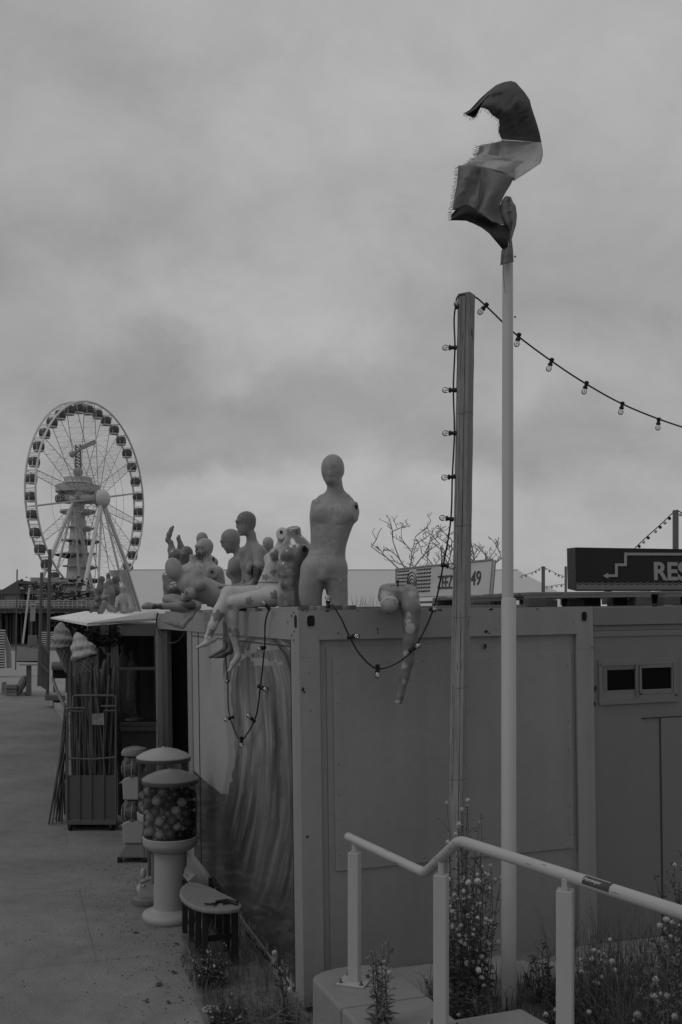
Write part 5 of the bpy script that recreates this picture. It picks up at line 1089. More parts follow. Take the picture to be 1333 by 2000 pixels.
# awning
z_o = CZ-(1216.5-HY)/F*12.9
Dp = P(171,1217,12.6); Cp = P(308,1207,12.95); Bp = C_(.0,V0+13,H+.06); Ap = P(99,1205.5,0) if False else None
uD = (MCi @ Dp).x; Ap = C_(uD, V0+13.5, 0); Ap.z = Dp.z+.0; Bp = C_(0, V0+13.5, 0); Bp.z = Cp.z+.10
q = MB(); dz = Vector((0,0,-.035))
Mid = [Dp.lerp(Ap, i/13) for i in range(14)]; Min_ = [Cp.lerp(Bp, min(1, i/13)) for i in range(14)]
n = 14; q.add(Mid+Min_+[p+dz for p in Mid]+[p+dz for p in Min_], [(i+1, i, n+i, n+i+1) for i in range(n-1)]+[(2*n+i, 2*n+i+1, 3*n+i+1, 3*n+i) for i in range(n-1)]+[(0,2*n,3*n,n),(n-1,2*n-1,4*n-1,3*n-1)]+[(i,i+1,2*n+i+1,2*n+i) for i in range(n-1)]+[(n+i+1,n+i,3*n+i,3*n+i+1) for i in range(n-1)])
build('awning', q, m_aw, kk)
q = MB(); q.hexa([Dp+dz*1.05, Cp+dz*1.05, Cp+dz*1.05+Vector((0,.2,0)), Dp+dz*1.05+Vector((0,.2,0)), Dp-Vector((0,0,.001)), P(308,1192.5,12.95), P(308,1192.5,13.15), Dp+Vector((0,.2,.001))])
build('rake_board', q, m_aw, kk)
# leafy garland under the awning edge
q = MB(); rg = random.Random(9); 
for i in range(1500):
    t_ = rg.random(); p = Dp.lerp(Ap, t_)+Vector((rg.uniform(0,.25),0,-.05-rg.random()*.26*(1-.3*t_))) if rg.random() < .6 else Dp.lerp(Cp, rg.random()*.45)+Vector((0,rg.uniform(.0,.3),-.08-rg.random()*.22))
    a = Vector((rg.uniform(-1,1),rg.uniform(-1,1),rg.uniform(-1,1))).normalized(); b = a.orthogonal().normalized(); s_ = rg.uniform(.025,.06)
    q.add([p-a*s_, p+b*s_*.5, p+a*s_, p-b*s_*.5], [(0,1,2,3)])
tag(build('garland', q, M('dark_leaves', .02, .8, .4, 6)), 'dark leafy garland hanging under the edge of the white awning', 'garland')
m_ice = M('creamy_plastic', .34, .4, .08, 5); m_waf = M('waffle_plastic', .13, .6, .15, 6)
# beach goods hanging under the awning
rg = random.Random(31)
gl_ = ['rolled','round','square','long','limp','small bright','striped','flat','knotted','pointed','dark bunched','thin']
for i in range(12):
    x = 192+i*3.4; y = 1236+rg.uniform(0,10); Yh = 12.9+rg.uniform(0,.9); q = MB(); q.tube([P(x,y-14,Yh),P(x,y,Yh)], .004, 4); h_ = rg.uniform(.08,.30); w_ = rg.uniform(.03,.08)
    c_g = P(x,y,Yh); t = thing('hanging_toy', gl_[i]+' beach toy hanging under the awning right of the cones', 'toy', c_g, 'beach goods hanging under the awning'); build('cord', q, m_cable, t)
    q = MB(); q.lathe([(.004,0),(w_*.5,-.02),(w_*(.7+.5*rg.random()),-h_*.3),(w_*(.4+.6*rg.random()),-h_*.65),(w_*.5,-h_*.9),(.004,-h_)], c_g, 7); build('bag', q, (m_waf, m_kb, MATS['dull_plastic'] if 'dull_plastic' in MATS else M('dull_plastic', .2, .5, .4, 20), m_blackw)[i % 4], t)
# dress form in the window
b = Body(13.3, .013); b.loft([(260,1372,0,12,9),(260,1355,0,13,10),(259,1335,0,10,8),(261,1318,0,13,10),(262,1305,0,12,8)], axes(-20), 5)
o = b.mesh('dress_form', m_skin, base=.05, marks=[(265,1317,2,'dot',.3),(257,1335,1.6,'dot',.25),(261,1352,1.7,'dot',.3),(266,1364,1.8,'dot',.3),(255,1364,1.6,'dot',.2),(268,1356,1.3,'dot',.2)]); tag(o, 'spotted swimsuit form on a stand behind the kiosk window', 'dress form')
q = MB(); q.tube([P(263,1370,13.3),P(268,1402,13.3)], .01); q.lathe([(.14,0),(.13,.02),(.01,.03)], P(266,1406,13.3), 20); tag(build('display_stand', q, M('stand_paint', .16, .4)), 'thin pole and flat foot holding up the swimsuit form in the kiosk window', 'stand')
for (hx, hy, lb) in ((241,1262,'dark mannequin head and shoulders in the upper kiosk window, left one'),(258,1277,'smaller dark mannequin bust in the upper kiosk window, right one')):
    b = Body(13.35, .014); b.head((hx,hy,0), 16, 20, 0, 0, face=0); b.cap((hx,hy+6,0),(hx+1,hy+16,0),3,4,4); b.loft([(hx+2,1302,0,12,8),(hx+2,hy+22,0,12,7),(hx+1,hy+14,0,6,5)], axes(10), 5); tag(b.mesh('bust', m_skin, base=.07), lb, 'bust')
# giant soft ice-cream cones
def cone(label, cxp, cyp, Y, s, tip, mat_i, swirl=0):
    c = P(cxp, cyp, Y); ax = Vector(tip).normalized(); R3 = (-ax).to_track_quat('Z','Y').to_matrix().to_4x4(); t = thing('ice_cream_cone', label, 'cone', c, 'giant cones under the awning')
    q = MB(); n = 40; m_ = 36; vs = []
    for i in range(m_+1):
        z = i/m_; 
        for k_ in range(n):
            a = 6.2832*k_/n; r = (.98*(1-z)**.62+.02)*(1+.10*math.sin(z*17+a*1.0+swirl)+.07*math.cos(5*a+z*9)+.03*math.sin(11*a-z*23))*(.78+.22*min(1, z*5)); v = Vector((r*math.cos(a)*.5, r*math.sin(a)*.5, z*.95)); vs.append(c+(R3 @ v)*s)
    q.add(vs, [(i*n+k_, i*n+(k_+1) % n, (i+1)*n+(k_+1) % n, (i+1)*n+k_) for i in range(m_) for k_ in range(n)]); build('swirl', q, mat_i, t, smooth=True)
    q = MB(); q.lathe([(.02*s,-1.0*s),(.16*s,-.45*s),(.27*s,-.05*s),(.29*s,.0),(.26*s,.04*s),(.01,.03*s)], c, 24, R3); co_ = build('cone', q, m_waf, t, smooth=True)
    q = MB(); WM[co_.name] = WM[t.name]
    for sg_ in (1,-1):
        for k_ in range(8): q.tube([c+(R3 @ Vector(((.02+.26*(1-z))*1.03*s*math.cos(k_*.785+sg_*z*2.2), (.02+.26*(1-z))*1.03*s*math.sin(k_*.785+sg_*z*2.2), -z*s))) for z in [i/12 for i in range(12)]], .007*s/.4, 4)
    build('waffle_ridges', q, M('waffle_ridge', .24, .6), co_)
cone('white swirled giant ice cream cone tilted over the trolley poles', 168, 1286, 12.6, .37, (.38,-.1,-1), m_ice)
cone('greyer giant ice cream cone hanging left of the bright white one', 124, 1264, 13.6, .36, (.12,0,-1), M('dull_cream', .22, .45, .1, 5), 2)
q = MB(); q.hexa([G(103,1378,.0),G(133,1428,.0),G(146,1428,.0),G(118,1378,.0)]+[v+Vector((0,0,.16)) for v in (G(103,1378,.0),G(133,1428,.0),G(146,1428,.0),G(118,1378,.0))]); tag(build('low_step', q, m_conc2, bevel=.01), 'low pale concrete step along the walkway left of the cage trolley', 'step')
# ================================================================ things at the end of the walkway
def pst(label, x0, y0, x1, y1, Y, r, mat, name='pole', cat='pole', grp=None):
    q = MB(); q.tube([P(x0,y0,Y),P(x1,y1,Y)], r, 8); return tag(build(name, q, mat, smooth=True), label, cat, grp)
m_fp = M('far_grey_post', .10, .7, .15, 3)
pst('thin dark post at the far left with a small cap, in front of the pier', 34,1112,31,1308, 32, .022, m_fp)
pst('brown-grey post left of the pair of tall posts before the pier', 82,1118,76,1340, 31, .05, m_fp)
pst('tallest thick post of the pair before the pier, its top against the wheel', 98,1073,93,1360, 30, .052, m_fp)
pst('white slanted pole rising from the beach to the foot of the wheel support', 58,1148,45,1257, 60, .06, M('far_white', .45, .5))
t = thing('notice_sign', 'small pale notice board on a thin stick in front of the pier piles', 'sign', P(61,1275,40)); q = MB(); q.hexa([P(59,1214,40),P(69,1213,40),P(69,1213,40.05),P(59,1214,40.05),P(60,1186,40),P(70,1185,40),P(70,1185,40.05),P(60,1186,40.05)]); build('board', q, M('far_pale', .26, .6, .2, 4), t); q = MB(); q.tube([P(62,1214,40.02),P(60,1275,40.02)], .03); build('stick', q, m_fp, t)
def lstack(lbl, x0, x1, y0, y1, Y, n):
    t = thing('lounger_stack', lbl, 'loungers', P(x0,y1,Y), 'stacked beach loungers'); q = MB()
    for i in range(n):
        ya = y0+(y1-y0)*i/n; yb = ya+(y1-y0)/n*.5; q.hexa([P(x0,yb,Y),P(x1,yb,Y),P(x1,yb,Y+1.6),P(x0,yb,Y+1.6),P(x0,ya,Y),P(x1,ya,Y),P(x1,ya,Y+1.6),P(x0,ya,Y+1.6)])
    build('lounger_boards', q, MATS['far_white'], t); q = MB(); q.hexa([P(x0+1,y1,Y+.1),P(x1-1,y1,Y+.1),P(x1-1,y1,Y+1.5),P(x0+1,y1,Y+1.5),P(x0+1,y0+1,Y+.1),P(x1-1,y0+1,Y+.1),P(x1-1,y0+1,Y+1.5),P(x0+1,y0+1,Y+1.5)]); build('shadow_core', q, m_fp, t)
lstack('tall stack of white beach loungers at the left picture edge', -14, 11, 1230, 1305, 45, 15)
lstack('lower stack of white loungers between the posts and the ice cream cones', 78, 108, 1234, 1266, 40, 8)
q = MB(); 
for i in range(14): q.tube([P(12+i*.7,1238+i*2,46),P(14+i*.7,1305,46)], .02, 4)
tag(build('sunbed', q, MATS['far_white']), 'row of pale folded lounger frames leaning right of the tall stack', 'frames')
t = thing('windbreak', 'pale windbreak panel with a dark lower rail between the posts', 'windbreak', P(55,1291,31.5)); q = MB(); q.hexa([P(33,1290,31.5),P(76,1290,31.5),P(76,1290,31.6),P(33,1290,31.6),P(33,1262,31.5),P(76,1268,31.5),P(76,1268,31.6),P(33,1262,31.6)]); build('panel', q, MATS['far_pale'], t)
q = MB(); q.hexa([P(33,1293,31.45),P(78,1294,31.45),P(78,1294,31.6),P(33,1293,31.6),P(33,1290.5,31.45),P(78,1290.5,31.45),P(78,1290.5,31.6),P(33,1290.5,31.6)]); build('rail', q, m_dark, t)
q = MB(); q.hexa([P(54,1262,33),P(74,1262,33),P(74,1262,33.6),P(54,1262,33.6),P(55,1241,33),P(73,1241,33),P(73,1241,33.6),P(55,1241,33.6)]); tag(build('grey_box', q, m_kb, bevel=.02), 'grey box standing behind the windbreak panel', 'box')
t = thing('bar_table', 'dark high table with a thin top on one thick leg, beside the wooden crate', 'table', G(57,1357)); q = MB(); q.hexa([P(38,1300,31),P(77,1300,31),P(77,1300,31.5),P(38,1300,31.5),P(38,1297,31),P(77,1297,31),P(77,1297,31.5),P(38,1297,31.5)]); build('table_top', q, MATS['far_pale'], t)
q = MB(); q.hexa([P(51,1357,31.1),P(62,1357,31.1),P(62,1357,31.4),P(51,1357,31.4),P(52,1300,31.1),P(62,1300,31.1),P(62,1300,31.4),P(52,1300,31.4)]); build('leg', q, m_fp, t)
t = thing('wooden_crate', 'slatted wooden crate at the end of the walkway, far left', 'crate', G(22,1359)); q = MB()
for a, b in ((1337,1345),(1347,1351),(1352,1359)): q.hexa([P(12,b,31),P(33,b,31),P(34,b,31.6),P(10,b,31.6),P(12,a,31),P(33,a,31),P(34,a,31.6),P(10,a,31.6)])
build('slats', q, M('crate_wood', .17, .8, .2, 5), t); q = MB(); q.hexa([P(13,1359,31.05),P(32,1359,31.05),P(33,1359,31.55),P(11,1359,31.55),P(13,1337,31.05),P(32,1337,31.05),P(33,1337,31.55),P(11,1337,31.55)]); build('inside', q, m_dark, t)
q = MB(); q.hexa([P(3,1352,31.8),P(13,1352,31.8),P(13,1352,32.2),P(3,1352,32.2),P(4,1333,31.8),P(13,1331,31.8),P(13,1331,32.2),P(4,1333,32.2)]); tag(build('carton', q, MATS['crate_wood']), 'pale carton behind the wooden crate at the far left', 'carton')
for i, (x, y, r, l) in enumerate(((43,1336,9,'big lumpy grey sack'),(37,1352,6,'small sack'),(47,1356,6,'pale flat bag'))):
    b = Body(31.2, .03); b.ell((x,y,0),(r*.9,r,r*(2.0 if i == 0 else .7) if i < 2 else 3),axes(0,0,20),3); b.ell((x-4,y+3,0),(r*.9,r,r*.5 if i < 2 else 2.4),axes(0,0,-25),4); b.ell((x+4,y-2,.1),(r*.6,r,r*.7 if i < 2 else 2),axes(0,0,35),4); o = b.mesh('bundle', M('sack_cloth', .2, .9, .3, 3)); tag(o, l+' lying against the bar table at the end of the walkway', 'bundle')
t = thing('barrel_bench', 'dark log-shaped bench with a black underside, seen between the post and the trolley', 'bench', G(118,1345)); q = MB(); q.tube([P(103,1301,25),P(134,1301,25)], .11, 16); build('roll', q, m_kb, t, smooth=True)
q = MB(); q.hexa([P(103,1325,25),P(134,1325,25),P(134,1325,25.4),P(103,1325,25.4),P(103,1309,25),P(134,1309,25),P(134,1309,25.4),P(103,1309,25.4)]); build('underside', q, m_dark, t)
q = MB(); q.tube([P(105,1325,25.1),P(107,1352,25.1)], .03); q.tube([P(131,1325,25.1),P(130,1352,25.1)], .03); build('legs', q, m_fp, t)
q = MB(); q.hexa([P(88,1368,27),P(128,1369,27),P(128,1369,27.6),P(88,1368,27.6),P(88,1357,27),P(128,1358,27),P(128,1358,27.6),P(88,1357,27.6)]); tag(build('planter_box', q, M('planter_wood', .12, .8, .2, 4), bevel=.02), 'low wooden planter box at the foot of the tallest post', 'planter')
q = MB()
for i in range(6): a = P(80+i*2.4,1255+i*2,29.5); q.tube([a, P(80+i*2.4,1340+i*1.5,29.5)], .035, 5)
q.tube([P(79,1255,29.4),P(96,1275,29.4)], .05); q.tube([P(79,1296,29.4),P(94,1312,29.4)], .05); tag(build('railing', q, m_fp), 'short dark slatted railing between the two tall posts', 'railing')
# leaning curved pole by the trolley
q = MB(); q.tube([P(103,1325,20),P(112,1350,18),P(126,1378,16),P(140,1400,14)], .03, 7); tag(build('curved_pole', q, mp1, smooth=True), 'curved pole leaning from the bench towards the trolley', 'pole')
# ================================================================ pier
YP = 170.; m_pc = M('pier_concrete', .11, .85, .2, .3, .2, 4); m_pd = M('pier_dark', .045, .9, .2, .3); m_pp = M('pier_pale', .30, .8, .12, .3); m_pw = M('pier_white', .42, .6, .08, .5); m_pg = M('pier_glass', .035, .3, .2, 1)
def fx(px, Y=YP): return (px-CX)/F*Y
def fz_(py, Y=YP): return CZ-(py-HY)/F*Y
def fbox(mb, px0, px1, py0, py1, Y=YP, d=3.): 
    return mb.box((fx(px0,Y), Y, fz_(py1,Y)), (fx(px1,Y), Y+d, fz_(py0,Y)))
pr = thing('pier', 'long concrete pier on piles with a white railing, left background', 'pier', (fx(90), YP, -2.9))
q = MB(); fbox(q, -300, 330, 1190, 1197, YP, 80); fbox(q, -300, 330, 1187, 1190, YP-.4, 1); build('deck', q, m_pc, pr)
for px, wd, c_ in ((-60,9,0),(-30,4,1),(2,3,1),(13,5,0),(19,4,1),(29,8,0),(42,2,1),(60,9,0),(70,2.5,1),(84,14,0),(108,3,1),(118,8,0),(140,8,0),(163,2.5,1),(185,8,0),(215,8,0),(260,8,0)):
    q = MB(); fbox(q, px-wd/2, px+wd/2, 1197, 1262, YP+1+(5 if c_ else 0), 1.2); build('pile', q, m_pp if c_ else m_pd, pr)
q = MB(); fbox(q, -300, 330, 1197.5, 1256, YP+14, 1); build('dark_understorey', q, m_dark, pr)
q = MB()
for py in (1173.5, 1177.5, 1182): q.tube([(fx(-300),YP,fz_(py)),(fx(36),YP,fz_(py))], .06, 4); q.tube([(fx(36),YP,fz_(py+ -.5)),(fx(330),YP,fz_(py+1.5))], .06, 4)
for px in range(-290, 330, 9): q.tube([(fx(px),YP,fz_(1189)),(fx(px),YP,fz_(1173))], .06, 4)
build('railing', q, m_pw, pr)
bd = thing('pier_building', 'low pale pavilion buildings with dark windows along the pier deck', 'building', (fx(60), YP+10, 3))
Yb = YP+8
q = MB(); fbox(q, -200, 38, 1160, 1190, Yb, 12); fbox(q, 36, 125, 1140, 1190, Yb+3, 12); fbox(q, 125, 300, 1158, 1190, Yb+1, 12); fbox(q, 60, 120, 1128, 1141, Yb+8, 5); build('wall', q, m_pp, bd)
q = MB(); fbox(q, -200, 42, 1156, 1160, Yb-1, 14); fbox(q, 34, 130, 1137, 1140, Yb+1.5, 14); fbox(q, 100, 175, 1154, 1158, Yb-.5, 14)
q.add([Vector((fx(x,Yb+2),Yb+2+d,fz_(y,Yb+2))) for d in (0,8) for x, y in ((-60,1156),(6,1151),(36,1133),(40,1156))], [(0,1,2,3),(4,5,6,7),(0,4,5,1),(1,5,6,2),(2,6,7,3)]); build('roof', q, m_pc, bd)
rg = random.Random(21)
for x0, x1, y0, y1, yy in ((0,9,1163,1172,Yb),(40,58,1147,1154,Yb+3),(64,80,1145,1152,Yb+3),(84,100,1146,1154,Yb+3),(104,120,1144,1152,Yb+3),(44,74,1160,1172,Yb+3),(80,96,1160,1173,Yb+3),(100,120,1163,1174,Yb+3),(128,150,1165,1178,Yb+1),(150,176,1158,1166,Yb+1)):
    q = MB(); fbox(q, x0, x1, y0, y1, yy-.1, .08); w_ = build('window', q, m_pg, bd); q = MB()
    for k in range(4): x = x0+(x1-x0)*k/3; fbox(q, x-.4, x+.4, y0, y1, yy-.2, .08)
    build('mullions', q, m_pw, w_)
for i in range(70):
    q = MB(); x = rg.uniform(36,185); y = rg.uniform(1125,1188); fbox(q, x, x+rg.uniform(1,5), y, y+rg.uniform(1,4), Yb-1-rg.random()*2, .6); build('stall_front', q, m_pd, bd)
for i in range(60):
    q = MB(); x = rg.uniform(38,185); y = rg.uniform(1128,1188); fbox(q, x, x+rg.uniform(2,9), y, y+rg.uniform(.6,2.4), Yb-1-rg.random()*2, .6); build('awning', q, m_pw, bd)
for i in range(14):
    q = MB(); x = rg.uniform(60,170); y = rg.uniform(1128,1165); q.tube([(fx(x),Yb-1,fz_(y)),(fx(x+rg.uniform(-16,16)),Yb-1,fz_(y-rg.uniform(2,14)))], .07, 4); build('mast', q, m_pw, bd)
# ================================================================ tower with round decks
YT = 228.; cxT = fx(153, YT); m_tw = M('tower_shell', .40, .7, .2, .3)
tw = thing('observation_tower', 'grey observation tower with stacked round decks, lettering and a crane arm, behind the big wheel', 'tower', (cxT, YT, 3))
u_ = YT/F
def prof(l): return [(r*u_, fz_(y, YT)) for r, y in l]
q = MB(); q.lathe(prof([(27,1185),(24,1140),(20,1100),(17,1060),(14,1020),(12,985),(.01,984)]), (cxT,YT,0), 20); build('shaft', q, m_tw, tw, smooth=False)
q = MB(); q.lathe(prof([(14,984),(34,981.5),(42,970),(43,969.5),(38,969),(38,962.5),(43,962),(43,949),(36,948),(31,946),(27,940),(26,933),(10,932),(.01,931.5)]), (cxT,YT,0), 28); build('head', q, m_tw, tw)
q = MB(); q.lathe(prof([(38.6,968.6),(38.6,963)]), (cxT,YT,0), 28); q.lathe(prof([(36,947),(31.5,945.4)]), (cxT,YT,0), 28); build('window_band', q, m_pg, tw)
q = MB(); q.lathe(prof([(38.5,981),(42.9,980.6),(43.1,970.4)]), (cxT,YT,0), 28); build('letter_band', q, m_pp, tw)
ang0 = -152
for k, chh in enumerate('ING Y'):
    if chh == ' ': continue
    a = R_(ang0+k*16.5); rad = 43.4*u_; pos = Vector((cxT+rad*math.cos(a), YT+rad*math.sin(a), fz_(979.5, YT))); tx = Vector((-math.sin(a), math.cos(a), 0))
    text_mesh('letter', chh, 8.2*u_/.70, frame_matrix(pos-tx*.45, tx, Vector((0,0,1))), MATS['dark_ink'], tw, .05, sx=1.15, bold=.03)
for r0, y0, t_ in ((34,1001,5),(24,1032,3),(33,1058,4),(36,1084,4),(30,1108,3),(42,1134,4)):
    q = MB(); q.lathe(prof([(12,y0+t_+3),(r0*.7,y0+t_),(r0,y0),(r0,y0-t_*.3),(r0-1,y0-t_*.3),(12,y0-.5)]), (cxT+rg.uniform(-1.5,1.5),YT,0), 14); d_k = build('deck', q, m_pd if t_ == 4 else m_tw, tw)
    q = MB(); q.lathe(prof([(r0,y0-t_*.3),(r0,y0-t_*.3-2.5)]), (cxT,YT,0), 14); build('balustrade', q, m_pp, d_k)
q = MB(); 
for dx in (-4.5, 4.5):
    q.tube([(cxT+dx*u_,YT,fz_(931,YT)),(cxT+dx*u_,YT,fz_(868,YT))], .18, 5)
for i in range(10): y = 931-i*6.3; q.tube([(cxT-4.5*u_,YT,fz_(y,YT)),(cxT+4.5*u_,YT,fz_(y-6,YT))], .1, 4); q.tube([(cxT-4.5*u_,YT,fz_(y,YT)),(cxT+4.5*u_,YT,fz_(y,YT))], .1, 4)
build('mast', q, m_pc, tw)
q = MB(); q.beam((fx(141,YT),YT-.5,fz_(888,YT)), (fx(164,YT),YT-.5,fz_(874,YT)), .5, .55); q.beam((fx(162,YT),YT-.5,fz_(875,YT)), (fx(188,YT),YT-.5,fz_(863,YT)), .5, .9); q.ball((fx(143,YT),YT-.5,fz_(888,YT)), .75); q.ball((cxT,YT,fz_(922,YT)), 1.15); build('crane_arm', q, m_pp, tw)
# ================================================================ ferris wheel
YW = 208.; kW = F/YW; WC = Vector((fx(175, YW), YW, fz_(975, YW))); RW = 187/kW
an = Vector((.9455,-.3256,0)); ua_ = Vector((.3256,.9455,0)); up3 = Vector((0,0,1))
m_ww = M('wheel_white', .60, .5, .06, .5); m_wl = M('wheel_lattice', .34, .6, .06, .5); m_cd = M('cabin_glass', .085, .35, .2, 1)  # lattice and cabin glass lightened in their base colour to stand for haze
wh = thing('ferris_wheel', 'big white ferris wheel with dark closed cabins on the pier', 'ferris wheel', (WC.x, WC.y, 3.1))
def WP(a, r, n_=0): return WC+ua_*(r*math.cos(a))+up3*(r*math.sin(a))+an*n_
for n_ in (-1.17, 1.17):
    q = MB(); q.tube([WP(6.28319*i/96, RW, n_) for i in range(97)], .21, 6); build('rim', q, m_ww, wh, smooth=True)
q = MB(); 
for n_ in (-.9,.9): q.tube([WP(6.28319*i/72, RW*.60, n_) for i in range(73)], .035, 4)
build('bracing_ring', q, m_wl, wh)
q = MB()
for k in range(36): a = 6.28319*k/36; q = MB(); q.tube([WP(a, RW, -1.17), WP(a, RW, 1.17)], .10, 5); build('rim_strut', q, m_ww, wh)
for k in range(18):
    a = 6.28319*(k+.5)/18; q = MB()
    for n0, n1 in ((-2.2,-1.17),(2.2,1.17)): q.tube([WP(a, 1.2, n0), WP(a, RW, n1)], .075, 4)
    for j in range(1, 15):
        r_ = 1.2+(RW-1.2)*j/15; f_ = 2.2+(1.17-2.2)*j/15; q.tube([WP(a, r_, -f_), WP(a, r_, f_)], .03, 3)
        r2 = 1.2+(RW-1.2)*(j+1)/15; 
        q.tube([WP(a, r_, -f_ if j % 2 else f_), WP(a, r2, f_ if j % 2 else -f_)], .02, 3)
    build('spoke', q, m_wl, wh)
q = MB(); q.tube([WC-an*4.4, WC+an*3.2], .9, 16); q.tube([WC-an*2.4, WC-an*2.1], 1.7, 16); q.tube([WC+an*2.1, WC+an*2.4], 1.7, 16); build('hub', q, m_wl, wh)
q = MB(); R3 = an.to_track_quat('Z','Y').to_matrix().to_4x4(); q.lathe([(1.9,-.5),(1.95,.0),(1.8,.5),(1.35,1.0),(.7,1.3),(.01,1.4)], WC+an*3.2, 24, R3); build('hub_cap', q, M('hub_cap_white', .55, .4, .03, 1), wh, smooth=True)
hz = WC.z-3.1
for n0, n1, us in ((3.0,5.7,(-12,12)),(-3.6,-6,(-12,12)),(3.0,5.9,(-6.2,5.5)),(-3.6,-6,(-6,6))):
    for u in us:
        q = MB(); q.tube([WC+an*n0, Vector((WC.x,WC.y,3.1))+an*n1+ua_*u], .42 if abs(u) > 8 else .24, 8); build('support_leg', q, m_ww, wh, smooth=True)
q = MB(); fbox(q, 118, 200, 1178, 1190, YW-6, 12); build('boarding_platform', q, m_pd, wh)
cab0 = None
for k in range(36):
    a = 6.28319*k/36+.02; p = WP(a, RW-.2)-Vector((0,0,1.25))
    if cab0 is None:
        q = MB(); q.lathe([(.75,-.95),(.98,-.75),(1.12,-.2),(1.12,.3),(.95,.75),(.7,.9)], p, 12); c_ = build('cabin', q, m_cd, wh, smooth=True); cab0 = c_; p0 = p
        q = MB(); q.lathe([(.78,-.98),(1.0,-.95),(1.0,-.72),(.8,-.72)], p, 12); q.lathe([(.72,.88),(.55,1.0),(.01,1.02)], p, 12); q.beam(p+Vector((0,-1.14,-.8)), p+Vector((0,-1.0,.85)), .10, .10)
        q.beam(p+Vector((-1.0,0,1.25)), p+Vector((1.0,0,1.25)), .09, .09); q.beam(p+Vector((0,0,.95)), p+Vector((0,0,1.3)), .12, .12)
        for s_ in (-1,1): q.beam(p+Vector((.85*s_,-.3,.75)), p+Vector((.95*s_,-.3,1.25)), .07, .07)
        WM[c_.name] = WM[wh.name]; fr0 = build('cabin_frame', q, m_ww, c_)
    else:
        c_ = cab0.copy(); COL.objects.link(c_); c_.location = p-p0; f_ = fr0.copy(); COL.objects.link(f_); f_.parent = c_
# ================================================================ tents, far posts, trees
m_tent = M('tent_canvas', .50, .8, .05, .6, .1, 3)
def quadroof(name, label, pts, mat, wall=2.5):
    q = MB(); n = len(pts); q.f.append(tuple(range(n))); q.v = [Vector(p) for p in pts]; return q
t = thing('marquee', 'long pale marquee roof behind the row of mannequins', 'tent', (-2, 30, 0))
Ya, Yr, Yb_ = 24., 28., 32.; zR = CZ+(HY-1113.5)/F*Yr; zE = 2.35; xl = fx(258, Yr); xr = fx(1012, Yr); q = MB()
xe0 = xl-.15; xe1 = xr+1.6
q.add([(xe0,Ya,zE),(xe1,Ya,zE),(xr,Yr,zR),(xl,Yr,zR)], [(0,1,2,3)]); q.add([(xe1,Ya,zE),(xe1,Yb_,zE),(xr,Yr,zR)], [(0,1,2)]); q.add([(xe0,Yb_,zE),(xe1,Yb_,zE),(xr,Yr,zR),(xl,Yr,zR)], [(3,2,1,0)]); q.add([(xe0,Ya,zE),(xl,Yr,zR),(xe0,Yb_,zE)], [(0,1,2)])
build('roof', q, m_tent, t); q = MB(); q.box((xe0+.05,Ya+.05,-.1),(xe1-.05,Yb_-.05,zE-.004)); build('walls', q, m_tent, t)
q = MB(); q.tube([(xl-.1,Yr,zR),(xr,Yr,zR)], .02, 5); build('ridge', q, M('tent_edge', .30, .8), t)
Yp_ = 17.
def fpost(label, x0, x1, y0, y1, Y):
    q = MB(); q.hexa([P(x0,y1,Y),P(x1,y1,Y),P(x1,y1,Y+.12),P(x0,y1,Y+.12),P(x0,y0,Y),P(x1,y0,Y),P(x1,y0,Y+.12),P(x0,y0,Y+.12)]); tag(build('wooden_post', q, M('far_wood_post', .15, .8, .2, 5, stretch=(3,3,.4)), bevel=.01), label, 'post', 'far posts for string lights')
fpost('thick far wooden post rising behind the dark restaurant sign at the right edge', 1314, 1326, 996, 1240, 12)
fpost('short far post standing free above the tent slope between the two signs', 1058, 1065, 1106, 1300, 22)
fpost('far post touching the left end of the dark restaurant sign', 1103, 1108, 1106, 1300, 20)
def farstr(label, pts, n_l):
    P_ = spl(pts, 6); t = thing('string_lights', label, 'string lights', P_[0], 'far strings of bulbs'); q = MB(); q.tube(P_, .006, 4); build('cable', q, m_cable, t)
    for i in range(n_l): 
        p = P_[int((i+.5)/n_l*(len(P_)-1))]; q = MB(); q.ball(p-Vector((0,0,.03)), .021, 6, 5); build('bulb', q, m_cable if i % 2 else MATS['far_white'], t)
farstr('far string of bulbs rising to the thick post at the right edge', [(1236,1075,12.5),(1262,1050,12.4),(1290,1025,12.2),(1317,999,12)], 8)
farstr('far string of bulbs leaving the picture at the right of the thick post', [(1322,996,12),(1345,1008,12),(1380,1015,12)], 3)
farstr('far string of bulbs left of the short free post', [(1015,1126,22),(1040,1118,22),(1061,1107,22)], 5)
farstr('far string of bulbs between the short free post and the sign', [(1062,1107,22),(1085,1119,21),(1105,1127,20)], 5)
farstr('low far string of bulbs at the foot of the short free post', [(1065,1147,22),(1085,1143,21),(1103,1141,20)], 4)
m_bark = M('bare_bark', .22, .9, .25, 6)
